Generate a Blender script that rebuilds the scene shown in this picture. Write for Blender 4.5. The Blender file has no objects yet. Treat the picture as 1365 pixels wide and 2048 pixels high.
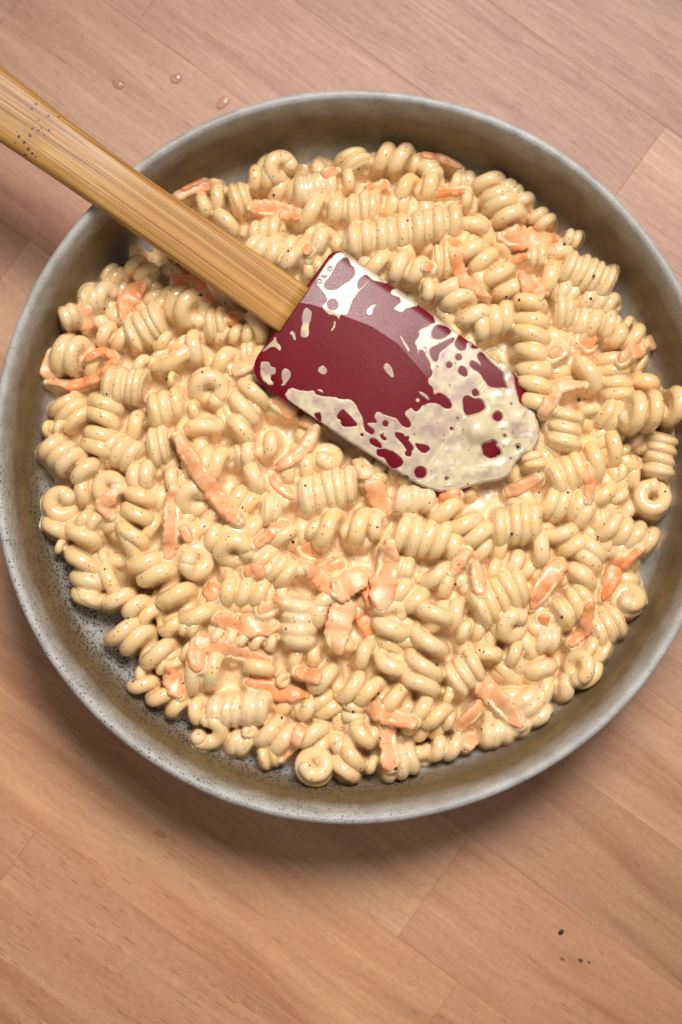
import bpy, math, random
import numpy as np
from mathutils import Vector, Matrix, noise as mnoise

random.seed(11)
rng = np.random.default_rng(11)
MM = 0.001
C = bpy.context.scene.collection
scene = bpy.context.scene

# ------------------------------------------------------------------ camera, world, lamp, exposure
TILT = math.radians(3.4)
DIST = 750.0                       # mm from the lens to the plane of the bowl rim
PX = 0.192                         # mm per photo pixel in the plane of the rim
LOOK = np.array([-6.2, -20.9, 65.0])
CAM = LOOK + DIST * np.array([0, -math.sin(TILT), math.cos(TILT)])
cam_data = bpy.data.cameras.new('camera')
cam = bpy.data.objects.new('camera', cam_data)
C.objects.link(cam)
cam.location = CAM * MM
cam.rotation_euler = (TILT, 0, 0)
cam_data.sensor_fit = 'VERTICAL'
cam_data.sensor_height = 36.0
cam_data.lens = 36.0 * DIST / (2048 * PX)
cam_data.clip_start = 0.01
cam_data.clip_end = 50.0
cam_data.dof.use_dof = True
cam_data.dof.focus_distance = 0.762
cam_data.dof.aperture_fstop = 6.3
scene.camera = cam

world = bpy.data.worlds.new('World')
scene.world = world
world.use_nodes = True
bg = world.node_tree.nodes['Background']
bg.inputs['Color'].default_value = (1.0, 0.985, 0.97, 1)
bg.inputs['Strength'].default_value = 0.285

def lamp(name, pos, target, size, power, color, spread=180):
    d = bpy.data.lights.new(name, 'AREA')
    d.shape = 'DISK'
    d.size = size
    d.energy = power
    d.color = color
    d.spread = math.radians(spread)
    o = bpy.data.objects.new(name, d)
    C.objects.link(o)
    o.location = pos
    o.rotation_euler = (Vector(target) - Vector(pos)).to_track_quat('-Z', 'Y').to_euler()
    return o

lamp('key_lamp', (0.17, 0.50, 1.18), (0.0, -0.02, 0.03), 0.56, 1.42, (1.0, 0.97, 0.94), 37)

scene.view_settings.view_transform = 'Standard'
scene.view_settings.look = 'None'
scene.view_settings.exposure = 0.0
scene.view_settings.gamma = 1.0

# ------------------------------------------------------------------ helpers
CT, ST = math.cos(TILT), math.sin(TILT)

def at(px, py, z):
    """Point of the place (mm) seen at photo pixel px, py, on the level z."""
    k = PX / DIST
    dx, dy, dz = (px - 682.5) * k, -(py - 1024) * k, -1.0
    d = np.array([dx, dy * CT - dz * ST, dy * ST + dz * CT])
    return CAM + d * ((z - CAM[2]) / d[2])

def mesh_obj(name, verts, faces, mat, parent=None, smooth=True, link=True):
    me = bpy.data.meshes.new(name)
    v = np.asarray(verts, dtype=np.float64) * MM
    if isinstance(faces, np.ndarray):
        n, k = faces.shape
        me.vertices.add(len(v))
        me.vertices.foreach_set('co', v.ravel().astype(np.float32))
        me.loops.add(n * k)
        me.loops.foreach_set('vertex_index', faces.ravel().astype(np.int32))
        me.polygons.add(n)
        me.polygons.foreach_set('loop_start', np.arange(0, n * k, k, dtype=np.int32))
        me.update(calc_edges=True)
    else:
        me.from_pydata(v.tolist(), [], [list(map(int, f)) for f in faces])
        me.update()
    me.polygons.foreach_set('use_smooth', np.full(len(me.polygons), smooth))
    if mat:
        me.materials.append(mat)
    o = bpy.data.objects.new(name, me)
    if link:
        C.objects.link(o)
    if parent:
        o.parent = parent
    return o

def tag(o, label, cat, group=None, kind=None):
    o['label'] = label
    o['category'] = cat
    if group:
        o['group'] = group
    if kind:
        o['kind'] = kind
    return o

def centre_origin(o):
    """Move the mesh so that the object's origin stands at its middle."""
    me = o.data
    n = len(me.vertices)
    co = np.empty(n * 3, dtype=np.float32)
    me.vertices.foreach_get('co', co)
    co = co.reshape(-1, 3)
    m = (co.min(0) + co.max(0)) / 2
    me.vertices.foreach_set('co', (co - m).ravel())
    o.location = m.tolist()
    return o

def poly_sdf(P, X, Y):
    """Signed distance to a closed polygon, positive inside."""
    d2 = np.full(X.shape, 1e18)
    inside = np.zeros(X.shape, bool)
    n = len(P)
    for i in range(n):
        ax, ay = P[i]
        bx, by = P[(i + 1) % n]
        ex, ey = bx - ax, by - ay
        L = ex * ex + ey * ey + 1e-12
        t = np.clip(((X - ax) * ex + (Y - ay) * ey) / L, 0, 1)
        d2 = np.minimum(d2, (X - ax - t * ex) ** 2 + (Y - ay - t * ey) ** 2)
        cond = (ay > Y) != (by > Y)
        with np.errstate(divide='ignore', invalid='ignore'):
            xc = ax + (Y - ay) * ex / (ey if abs(ey) > 1e-12 else 1e-12)
        inside ^= cond & (X < xc)
    d = np.sqrt(d2)
    return np.where(inside, d, -d)

def blur(A, it=1):
    for _ in range(it):
        B = np.pad(A, 1, mode='edge')
        A = (4 * B[1:-1, 1:-1] + 2 * (B[:-2, 1:-1] + B[2:, 1:-1] + B[1:-1, :-2] + B[1:-1, 2:])
             + B[:-2, :-2] + B[2:, 2:] + B[:-2, 2:] + B[2:, :-2]) / 16
    return A

def smooth_noise(shape, cell, seed):
    """Value noise on a grid, about -1..1, features of `cell` grid steps."""
    r = np.random.default_rng(seed)
    h, w = int(shape[0] / cell) + 4, int(shape[1] / cell) + 4
    g = r.uniform(-1, 1, (h, w))
    yy = np.arange(shape[0]) / cell
    xx = np.arange(shape[1]) / cell
    yi, xi = yy.astype(int), xx.astype(int)
    fy, fx = yy - yi, xx - xi
    fy, fx = fy * fy * (3 - 2 * fy), fx * fx * (3 - 2 * fx)
    a = g[np.ix_(yi, xi)] * (1 - fx) + g[np.ix_(yi, xi + 1)] * fx
    b = g[np.ix_(yi + 1, xi)] * (1 - fx) + g[np.ix_(yi + 1, xi + 1)] * fx
    return a * (1 - fy[:, None]) + b * fy[:, None]

# ------------------------------------------------------------------ materials
class NT:
    def __init__(self, name):
        self.m = bpy.data.materials.new(name)
        self.m.use_nodes = True
        self.t = self.m.node_tree
        self.p = self.t.nodes['Principled BSDF']
    def n(self, kind, **kw):
        nd = self.t.nodes.new(kind)
        for k, v in kw.items():
            if k.startswith('i_'):
                key = k[2:].replace('_', ' ')
                nd.inputs[key].default_value = v
            else:
                setattr(nd, k, v)
        return nd
    def l(self, a, b):
        self.t.links.new(a, b)
    def put(self, key, v):
        if hasattr(v, 'node'):
            self.l(v, self.p.inputs[key])
        else:
            self.p.inputs[key].default_value = v
    def math(self, op, a, b=None, c=None, clamp=False):
        nd = self.n('ShaderNodeMath', operation=op, use_clamp=clamp)
        for i, v in enumerate((a, b, c)):
            if v is None:
                continue
            if hasattr(v, 'node'):
                self.l(v, nd.inputs[i])
            else:
                nd.inputs[i].default_value = v
        return nd.outputs[0]
    def coords(self, rand=True, scale=(1, 1, 1)):
        """Object coordinates, shifted by a random amount per object."""
        tc = self.n('ShaderNodeTexCoord')
        mp = self.n('ShaderNodeMapping')
        mp.inputs['Scale'].default_value = scale
        self.l(tc.outputs['Object'], mp.inputs['Vector'])
        if rand:
            oi = self.n('ShaderNodeObjectInfo')
            r = self.math('MULTIPLY', oi.outputs['Random'], 37.0)
            cx = self.n('ShaderNodeCombineXYZ')
            self.l(r, cx.inputs[0]); self.l(r, cx.inputs[1]); self.l(r, cx.inputs[2])
            self.l(cx.outputs[0], mp.inputs['Location'])
        return mp.outputs[0]
    def noise(self, vec, scale, detail=3, rough=0.55, dist=0.0):
        nd = self.n('ShaderNodeTexNoise')
        nd.inputs['Scale'].default_value = scale
        nd.inputs['Detail'].default_value = detail
        nd.inputs['Roughness'].default_value = rough
        nd.inputs['Distortion'].default_value = dist
        self.l(vec, nd.inputs['Vector'])
        return nd.outputs['Fac']
    def voro(self, vec, scale, rnd=1.0):
        nd = self.n('ShaderNodeTexVoronoi')
        nd.inputs['Scale'].default_value = scale
        nd.inputs['Randomness'].default_value = rnd
        self.l(vec, nd.inputs['Vector'])
        return nd.outputs['Distance'], nd.outputs['Color']
    def ramp(self, fac, stops, interp='LINEAR'):
        nd = self.n('ShaderNodeValToRGB')
        cr = nd.color_ramp
        cr.interpolation = interp
        cr.elements.remove(cr.elements[1])
        cr.elements[0].position = stops[0][0]
        for i, (p, c) in enumerate(stops):
            e = cr.elements[0] if i == 0 else cr.elements.new(p)
            e.color = (c, c, c, 1) if not hasattr(c, '__len__') else (*c, 1)
        self.l(fac, nd.inputs[0])
        return nd.outputs[0]
    def mix(self, fac, a, b, mode='MIX'):
        nd = self.n('ShaderNodeMix', data_type='RGBA', blend_type=mode)
        if hasattr(fac, 'node'):
            self.l(fac, nd.inputs[0])
        else:
            nd.inputs[0].default_value = fac
        for i, v in ((6, a), (7, b)):
            if hasattr(v, 'node'):
                self.l(v, nd.inputs[i])
            else:
                nd.inputs[i].default_value = (*v, 1)
        return nd.outputs[2]
    def sep(self, vec):
        nd = self.n('ShaderNodeSeparateXYZ')
        self.l(vec, nd.inputs[0])
        return nd.outputs
    def bump(self, h, strength, distance):
        nd = self.n('ShaderNodeBump')
        nd.inputs['Strength'].default_value = strength
        nd.inputs['Distance'].default_value = distance
        self.l(h, nd.inputs['Height'])
        self.l(nd.outputs[0], self.p.inputs['Normal'])

def freckles(M, vec, col, scale, size, share, dark):
    """Tiny ground-spice dots: one dot in a share of the cells."""
    d, c = M.voro(vec, scale)
    s = M.sep(c)
    on = M.math('LESS_THAN', s[0], share)
    rad = M.math('MULTIPLY', s[1], size)
    dot = M.math('MULTIPLY', M.math('LESS_THAN', d, rad), on)
    dot = M.math('MULTIPLY', dot, 0.75)
    return M.mix(dot, col, dark)

def pasta_material():
    M = NT('pasta')
    v = M.coords()
    oi = M.n('ShaderNodeObjectInfo')
    col = M.ramp(M.noise(v, 120, 3), [(0.3, (0.79, 0.535, 0.250)), (0.7, (0.84, 0.605, 0.320))])
    tint = M.ramp(oi.outputs['Random'], [(0.0, (0.95, 0.94, 0.93)), (0.35, (1, 1, 1.03)), (0.7, (1.0, 0.97, 0.88)), (1.0, (0.97, 0.93, 0.84))])
    col = M.mix(1.0, col, tint, 'MULTIPLY')
    film = M.ramp(M.noise(v, 260, 4, 0.6), [(0.46, 0.0), (0.62, 0.65)])
    col = M.mix(film, col, (0.78, 0.60, 0.37))
    col = freckles(M, v, col, 620, 0.30, 0.38, (0.33, 0.15, 0.05))
    col = freckles(M, v, col, 330, 0.16, 0.20, (0.10, 0.05, 0.03))
    M.put('Base Color', col)
    M.put('Roughness', M.ramp(M.noise(v, 300, 3), [(0.35, 0.14), (0.7, 0.28)]))
    M.put('Specular IOR Level', 0.5)
    M.put('Subsurface Weight', 0.5)
    M.put('Subsurface Radius', (1.0, 0.55, 0.22))
    M.put('Subsurface Scale', 0.0024)
    M.put('Coat Weight', 0.5)
    M.put('Coat Roughness', 0.10)
    M.bump(M.noise(v, 420, 4, 0.6), 0.13, 0.0006)
    return M.m

def sauce_material(name='sauce', base=(0.81, 0.58, 0.325)):
    M = NT(name)
    v = M.coords(rand=False)
    col = M.ramp(M.noise(v, 60, 4), [(0.3, tuple(c * 0.93 for c in base)), (0.7, base)])
    blush = M.ramp(M.noise(v, 38, 3), [(0.60, 0.0), (0.78, 0.28)])
    col = M.mix(blush, col, (0.70, 0.40, 0.20))
    col = freckles(M, v, col, 560, 0.30, 0.40, (0.34, 0.16, 0.06))
    col = freckles(M, v, col, 320, 0.20, 0.22, (0.07, 0.04, 0.03))
    M.put('Base Color', col)
    M.put('Roughness', M.ramp(M.noise(v, 220, 3), [(0.35, 0.20), (0.7, 0.36)]))
    M.put('Specular IOR Level', 0.45)
    M.put('Subsurface Weight', 0.22)
    M.put('Subsurface Radius', (1.0, 0.6, 0.28))
    M.put('Subsurface Scale', 0.0018)
    M.put('Coat Weight', 0.15)
    M.put('Coat Roughness', 0.1)
    M.bump(M.noise(v, 500, 3, 0.6), 0.12, 0.0005)
    return M.m

def film_material():
    M = NT('sauce_film')
    v = M.coords(rand=False)
    col = M.ramp(M.noise(v, 90, 4), [(0.3, (0.55, 0.445, 0.275)), (0.7, (0.63, 0.515, 0.325))])
    # where the film is thinnest the red silicone tints it
    th = M.n('ShaderNodeAttribute', attribute_name='film')
    thin = M.math('ADD', th.outputs['Fac'], M.math('MULTIPLY', M.math('SUBTRACT', M.noise(v, 210, 4, 0.6), 0.5), 0.5))
    col = M.mix(M.ramp(thin, [(0.25, 0.68), (0.74, 0.0)]), col, (0.30, 0.16, 0.175))
    col = freckles(M, v, col, 420, 0.26, 0.30, (0.10, 0.06, 0.04))
    col = freckles(M, v, col, 230, 0.20, 0.24, (0.05, 0.03, 0.03))
    M.put('Base Color', col)
    M.put('Roughness', 0.30)
    M.put('Specular IOR Level', 0.5)
    M.bump(M.noise(v, 350, 3, 0.6), 0.12, 0.0005)
    return M.m

def carrot_material():
    M = NT('carrot')
    v = M.coords()
    oi = M.n('ShaderNodeObjectInfo')
    st = M.coords(scale=(1, 1, 1))
    base = M.ramp(M.noise(st, 160, 4), [(0.3, (0.78, 0.235, 0.07)), (0.7, (0.82, 0.36, 0.14))])
    cover = M.noise(v, 170, 4, 0.6)
    cover = M.math('ADD', cover, M.math('MULTIPLY', M.sep(oi.outputs['Color'])[0], 0.5))
    cover = M.ramp(cover, [(0.50, 0.0), (0.84, 0.85)])
    col = M.mix(cover, base, (0.82, 0.51, 0.28))
    col = freckles(M, v, col, 520, 0.28, 0.35, (0.30, 0.12, 0.05))
    M.put('Base Color', col)
    M.put('Roughness', M.ramp(M.noise(v, 240, 3), [(0.35, 0.22), (0.7, 0.42)]))
    M.put('Subsurface Weight', 0.25)
    M.put('Subsurface Radius', (1.0, 0.4, 0.15))
    M.put('Subsurface Scale', 0.0022)
    M.bump(M.noise(v, 600, 4, 0.65), 0.35, 0.0006)
    return M.m

def glaze_material():
    M = NT('stoneware_glaze')
    tc = M.n('ShaderNodeTexCoord')
    v = tc.outputs['Object']
    x, y, z = M.sep(v)[0:3]
    zz = M.math('ADD', z, M.math('MULTIPLY', M.math('SUBTRACT', M.noise(v, 26, 4, 0.6), 0.5), 0.012))
    zz = M.math('ADD', zz, M.math('MULTIPLY', M.math('SUBTRACT', M.noise(v, 240, 3, 0.6), 0.5), 0.006))
    col = M.ramp(M.math('MULTIPLY', zz, 1 / 0.07), [
        (0.10, (0.46, 0.46, 0.45)), (0.36, (0.40, 0.39, 0.37)), (0.47, (0.20, 0.152, 0.096)),
        (0.60, (0.165, 0.108, 0.044)), (0.74, (0.175, 0.120, 0.058)), (0.86, (0.34, 0.315, 0.275)), (0.97, (0.46, 0.445, 0.42))])
    blot = M.ramp(M.noise(v, 105, 5, 0.65), [(0.36, 0.84), (0.64, 1.10)])
    col = M.mix(1.0, col, blot, 'MULTIPLY')
    # dark pores of the reactive glaze: dense and coarse low on the wall, sparse on the lip, mostly to one side
    side = M.ramp(M.math('ADD', M.math('MULTIPLY', M.math('ADD', x, M.math('MULTIPLY', y, 1.1)), -3.2), M.math('MULTIPLY', M.noise(v, 14, 2), 0.35)), [(0.42, 0.14), (0.66, 1.0)])
    hgt = M.ramp(M.math('MULTIPLY', z, 1 / 0.07), [(0.30, 0.52), (0.52, 0.48), (0.66, 0.38), (0.80, 0.32), (0.97, 0.36)])
    d, c = M.voro(v, 760, 0.9)
    rnd = M.sep(c)[0]
    r = M.math('MULTIPLY', M.math('MULTIPLY', hgt, side), M.math('ADD', M.math('MULTIPLY', rnd, 0.7), 0.55))
    pore = M.math('MULTIPLY', M.math('MULTIPLY', M.math('SUBTRACT', r, d), 6.0, clamp=True), 0.9)
    col = M.mix(pore, col, (0.035, 0.028, 0.024))
    # fine brown stipple everywhere
    d2, c2 = M.voro(v, 1300, 1.0)
    st = M.math('MULTIPLY', M.math('LESS_THAN', d2, M.math('MULTIPLY', M.sep(c2)[1], 0.36)), 0.55)
    col = M.mix(st, col, (0.12, 0.075, 0.045))
    # worn brown line on the crest of the lip
    crest = M.ramp(M.math('ADD', M.math('MULTIPLY', z, 1 / 0.07), M.math('MULTIPLY', M.noise(v, 90, 3), 0.02)), [(0.944, 0.0), (0.952, 0.35)])
    col = M.mix(crest, col, (0.30, 0.24, 0.19))
    M.put('Base Color', col)
    M.put('Roughness', M.ramp(M.noise(v, 120, 4), [(0.3, 0.40), (0.7, 0.58)]))
    M.put('Specular IOR Level', 0.36)
    M.bump(M.noise(v, 500, 3, 0.6), 0.10, 0.0006)
    return M.m

def wood_material(knots=None):
    M = NT('beech_wood')
    tc = M.n('ShaderNodeTexCoord')
    oi = M.n('ShaderNodeObjectInfo')
    cx = M.n('ShaderNodeCombineXYZ')
    r = M.math('MULTIPLY', oi.outputs['Random'], 9.0)
    for i in range(3):
        M.l(r, cx.inputs[i])
    va = M.n('ShaderNodeVectorMath', operation='ADD')
    M.l(tc.outputs['Object'], va.inputs[0]); M.l(cx.outputs[0], va.inputs[1])
    v0 = va.outputs[0]
    # a slow wander of the grain
    wob = M.math('MULTIPLY', M.math('SUBTRACT', M.noise(v0, 7, 2), 0.5), 0.012)
    sx = M.sep(v0)
    def stretched(fx, fy):
        c = M.n('ShaderNodeCombineXYZ')
        M.l(M.math('MULTIPLY', sx[0], fx), c.inputs[0])
        M.l(M.math('MULTIPLY', M.math('ADD', sx[1], wob), fy), c.inputs[1])
        return c.outputs[0]
    broad = M.noise(stretched(5, 60), 1.0, 4, 0.6, 0.4)
    fine = M.noise(stretched(40, 700), 1.0, 4, 0.65)
    col = M.ramp(broad, [(0.30, (0.325, 0.148, 0.080)), (0.46, (0.420, 0.222, 0.132)), (0.58, (0.455, 0.252, 0.153)), (0.72, (0.52, 0.308, 0.194))])
    col = M.mix(1.0, col, M.ramp(fine, [(0.30, 0.86), (0.65, 1.06)]), 'MULTIPLY')
    # short dark flecks along the grain
    oc = M.sep(oi.outputs['Color'])
    fleck_share = M.n('ShaderNodeObjectInfo').outputs['Alpha']
    d, c = M.voro(stretched(125, 1350), 1.0, 1.0)
    sc = M.sep(c)
    fl = M.math('LESS_THAN', d, M.math('MULTIPLY', M.math('ADD', M.math('MULTIPLY', sc[0], 0.45), 0.06), 0.75))
    fl = M.math('MULTIPLY', fl, M.math('LESS_THAN', sc[1], fleck_share))
    fl = M.math('MULTIPLY', fl, M.math('ADD', M.math('MULTIPLY', sc[2], 0.50), 0.22))
    col = M.mix(fl, col, (0.22, 0.095, 0.045))
    mot = M.noise(v0, 420, 3, 0.6)
    col = M.mix(1.0, col, M.ramp(mot, [(0.35, 0.93), (0.65, 1.04)]), 'MULTIPLY')
    col = M.mix(1.0, col, oi.outputs['Color'], 'MULTIPLY')
    if knots:
        so = M.sep(tc.outputs['Object'])
        for (kx, ky, rx, ry, kc, ks) in knots:
            ex = M.math('MULTIPLY', M.math('SUBTRACT', so[0], kx), 1 / rx)
            ey = M.math('MULTIPLY', M.math('SUBTRACT', so[1], ky), 1 / ry)
            e = M.math('ADD', M.math('MULTIPLY', ex, ex), M.math('MULTIPLY', ey, ey))
            e = M.math('ADD', e, M.math('MULTIPLY', M.math('SUBTRACT', M.noise(v0, 900, 2), 0.5), 1.0))
            col = M.mix(M.ramp(e, [(0.25, ks), (1.0, 0.0)]), col, kc)
    M.put('Base Color', col)
    M.put('Roughness', M.ramp(fine, [(0.3, 0.50), (0.7, 0.42)]))
    M.put('Specular IOR Level', 0.45)
    h = M.math('ADD', M.math('MULTIPLY', fine, 0.5), M.math('MULTIPLY', mot, 0.5))
    h = M.math('SUBTRACT', h, M.math('MULTIPLY', fl, 0.6))
    M.bump(h, 0.25, 0.0004)
    return M.m

def bamboo_material():
    M = NT('bamboo')
    tc = M.n('ShaderNodeTexCoord')
    v = tc.outputs['Object']
    s = M.sep(v)
    wob = M.math('MULTIPLY', M.math('SUBTRACT', M.noise(v, 14, 1), 0.5), 0.0016)
    def stretched(fx, fy):
        c = M.n('ShaderNodeCombineXYZ')
        M.l(M.math('MULTIPLY', s[0], fx), c.inputs[0])
        M.l(M.math('MULTIPLY', M.math('ADD', s[1], wob), fy), c.inputs[1])
        M.l(M.math('MULTIPLY', M.math('ADD', s[2], M.math('MULTIPLY', s[0], 0.24)), fy * 0.12), c.inputs[2])
        return c.outputs[0]
    g1 = M.noise(stretched(3, 1150), 1.0, 3, 0.6)
    g2 = M.noise(stretched(5, 1900), 1.0, 2, 0.5)
    g3 = M.noise(stretched(4, 130), 1.0, 3, 0.5)
    col = M.ramp(g1, [(0.32, (0.25, 0.092, 0.015)), (0.42, (0.39, 0.175, 0.036)), (0.52, (0.46, 0.228, 0.055)), (0.70, (0.55, 0.315, 0.095))])
    col = M.mix(1.0, col, M.ramp(g2, [(0.36, (0.84, 0.74, 0.60)), (0.52, (1.04, 1.04, 1.04))]), 'MULTIPLY')
    col = M.mix(1.0, col, M.ramp(g3, [(0.3, 0.82), (0.65, 1.06)]), 'MULTIPLY')
    # the node of the cane: a darker band with burnt pits (distance from x = -0.112)
    dn = M.math('ABSOLUTE', M.math('SUBTRACT', s[0], M.math('ADD', -0.1225, M.math('MULTIPLY', M.noise(v, 90, 2), 0.008))))
    node = M.ramp(M.math('MULTIPLY', dn, 100), [(0.0, 0.6), (0.9, 0.0)])
    col = M.mix(node, col, (0.38, 0.17, 0.05))
    d, c = M.voro(v, 420)
    pit = M.math('MULTIPLY', M.math('LESS_THAN', d, 0.27), M.math('LESS_THAN', M.sep(c)[0], 0.5))
    pit = M.math('MULTIPLY', pit, M.math('LESS_THAN', dn, 0.0055))
    col = M.mix(M.math('MULTIPLY', pit, 0.95), col, (0.055, 0.018, 0.005))
    M.put('Base Color', col)
    M.put('Roughness', 0.42)
    M.bump(M.math('ADD', M.math('MULTIPLY', g1, 0.6), M.math('MULTIPLY', g2, 0.4)), 0.35, 0.0005)
    return M.m

def silicone_material():
    M = NT('red_silicone')
    v = M.coords(rand=False)
    col = M.ramp(M.noise(v, 40, 3), [(0.3, (0.125, 0.0008, 0.0060)), (0.7, (0.150, 0.0012, 0.0075))])
    M.put('Base Color', col)
    M.put('Roughness', M.ramp(M.noise(v, 1500, 2), [(0.3, 0.27), (0.7, 0.36)]))
    M.put('Specular IOR Level', 0.26)
    M.bump(M.noise(v, 2600, 2, 0.6), 0.15, 0.0002)
    return M.m

def plain(name, col, rough=0.5, **kw):
    M = NT(name)
    v = M.coords()
    M.put('Base Color', M.mix(M.noise(v, 900, 3), tuple(c * (0.6 if c < 0.9 else 1) for c in col), col))
    M.put('Roughness', rough)
    for k, val in kw.items():
        M.put(k.replace('_', ' '), val)
    return M.m

MAT_PASTA = pasta_material()
MAT_SAUCE = sauce_material()
MAT_FILM = film_material()
MAT_CARROT = carrot_material()
MAT_GLAZE = glaze_material()
MAT_WOOD = wood_material()
MAT_BAMBOO = bamboo_material()
MAT_RED = silicone_material()
MAT_LETTER = plain('sauce_stained_silicone', (0.46, 0.30, 0.23), 0.3)
MAT_PEPPER = plain('pepper', (0.018, 0.016, 0.018), 0.45)
def water_material():
    M = NT('water')
    tr = M.n('ShaderNodeBsdfTransparent')
    tr.inputs['Color'].default_value = (0.97, 0.93, 0.87, 1)
    gl = M.n('ShaderNodeBsdfGlossy')
    gl.inputs['Roughness'].default_value = 0.06
    fr = M.n('ShaderNodeFresnel')
    fr.inputs['IOR'].default_value = 1.40
    mx = M.n('ShaderNodeMixShader')
    M.l(M.math('MULTIPLY', fr.outputs[0], 1.0, clamp=True), mx.inputs[0])
    M.l(tr.outputs[0], mx.inputs[1]); M.l(gl.outputs[0], mx.inputs[2])
    M.l(mx.outputs[0], M.t.nodes['Material Output'].inputs['Surface'])
    M.t.nodes.remove(M.p)
    return M.m
MAT_WATER = water_material()

# ------------------------------------------------------------------ worktop of glued beech staves
GA = math.radians(-36.0)                                   # grain direction on the table
GU = np.array([math.cos(GA), math.sin(GA)])
GV = np.array([-GU[1], GU[0]])                             # across the grain, towards the top right

def uv_of(px, py):
    p = at(px, py, 0)[:2]
    return float(p @ GU), float(p @ GV)

worktop = bpy.data.objects.new('worktop', None)
C.objects.link(worktop)
tag(worktop, 'pale beech worktop glued from long staves running diagonally', 'worktop', kind='structure')

v_cut = [uv_of(180, 2048)[1], uv_of(70, 1665)[1], uv_of(905, 1955)[1], uv_of(945, 1675)[1]]
v_top = uv_of(275, 50)[1]
v_mid = uv_of(60, 480)[1]
step = (v_mid - v_cut[3]) / round(max(1, (v_mid - v_cut[3]) / 48))
k = v_cut[3] + step
while k < v_mid - 5:
    v_cut.append(k); k += step
v_cut.append(v_mid)
step = (v_top - v_mid) / round((v_top - v_mid) / 48)
k = v_mid + step
while k < v_top - 5:
    v_cut.append(k); k += step
v_cut.append(v_top)
for i in range(4):
    v_cut.append(v_cut[-1] + 48)
lo = []
for i in range(2):
    lo.append(min(v_cut) - 48 * (i + 1))
v_cut = sorted(lo + v_cut)
known = [(uv_of(870, 1770), 'a'), (uv_of(890, 2004), 'b'), (uv_of(35, 1715), 'c'), (uv_of(290, 25), 'd'), (uv_of(22, 20), 'e'), (uv_of(30, 520), 'f')]
tones = [(1.04, 1.03, 1.03), (1.02, 0.96, 0.93), (1.12, 1.11, 1.09), (0.95, 0.90, 0.88), (1.10, 1.05, 0.98), (1.05, 0.98, 0.95)]
knot_uv = [uv_of(1125, 1918), uv_of(1162, 1921), uv_of(1178, 1925), uv_of(1155, 1925)]
rs = random.Random(5)
for r in range(len(v_cut) - 1):
    v0, v1 = v_cut[r], v_cut[r + 1]
    joints = [u for (u, v), nm in known if v0 <= v < v1]
    if not joints:
        joints = [rs.uniform(-330, -230) if rs.random() < 0.5 else rs.uniform(230, 330)]
    u = joints[0]
    while u > -420:
        u -= rs.uniform(330, 430); joints.append(u)
    u = max(joints)
    while u < 420:
        u += rs.uniform(330, 430); joints.append(u)
    joints.sort()
    for a, b in zip(joints[:-1], joints[1:]):
        if b < -430 or a > 430:
            continue
        L, Wd, g, H, bv = b - a, v1 - v0, 0.012, 26.0, 0.12
        x0, x1, y0, y1 = -L / 2 + g, L / 2 - g, -Wd / 2 + g, Wd / 2 - g
        dz = rs.uniform(-0.02, 0.02)
        vs, fs = [], []
        for (zz, ins) in ((-H, 0), (-bv + dz, 0), (dz, bv)):
            vs += [(x0 + ins, y0 + ins, zz), (x1 - ins, y0 + ins, zz), (x1 - ins, y1 - ins, zz), (x0 + ins, y1 - ins, zz)]
        for q in (0, 4):
            for i in range(4):
                j = (i + 1) % 4
                fs.append((q + i, q + j, q + 4 + j, q + 4 + i))
        fs += [(3, 2, 1, 0), (8, 9, 10, 11)]
        mat = MAT_WOOD
        cu, cv = (a + b) / 2, (v0 + v1) / 2
        if a < knot_uv[0][0] < b and v0 < knot_uv[0][1] < v1:
            kk = [((kx - cu) * MM, (ky - cv) * MM, rx * MM, ry * MM, c, s) for (kx, ky), (rx, ry, c, s) in zip(
                knot_uv, ((1.5, 0.8, (0.14, 0.055, 0.025), 0.9), (1.5, 1.0, (0.055, 0.025, 0.015), 0.95), (0.9, 0.7, (0.09, 0.035, 0.015), 0.9), (9.0, 1.9, (0.38, 0.16, 0.07), 0.55)))][::-1]
            mat = wood_material(kk)
        o = mesh_obj('stave', vs, fs, mat, worktop, smooth=False)
        p = GU * cu + GV * cv
        o.location = (p[0] * MM, p[1] * MM, 0)
        o.rotation_euler = (0, 0, GA)
        t = tones[rs.randrange(len(tones))]
        near = uv_of(200, 1850)
        fleck = rs.uniform(0.08, 0.22)
        if v0 <= near[1] < v1 or (v0 <= uv_of(60, 1960)[1] < v1):
            fleck = 0.85
        warm = min(1.0, max(0.0, (45 - cv) / 190))                # cool sheen at the back painted into the colour: front staves warmer, lighter
        t = tuple(a * b for a, b in zip(t, (0.97 + 0.12 * warm, 0.955 + 0.085 * warm, 0.985 - 0.07 * warm)))
        o.color = (*t, fleck)

# ------------------------------------------------------------------ bowl
PROFILE_IN = [(0, 7), (40, 7), (70, 7.4), (90, 9.0), (104, 12.5), (115, 17), (123.5, 24.5), (128.8, 34), (132.0, 45), (134.2, 54), (135.9, 60.5), (137.0, 64.2)]
PROFILE_LIP = [(138.0, 65.6), (139.2, 65.9), (140.3, 65.2), (140.9, 63.4)]
PROFILE_OUT = [(140.4, 60), (138.8, 54), (135.6, 44), (130, 31), (121, 17), (108, 8), (92, 4.4), (80, 3.6)]
PROFILE_FOOT = [(80, 3.8), (79, 1.0), (77.5, 0.0), (74.5, 0.0), (73, 1.0), (72, 3.8)]

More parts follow.
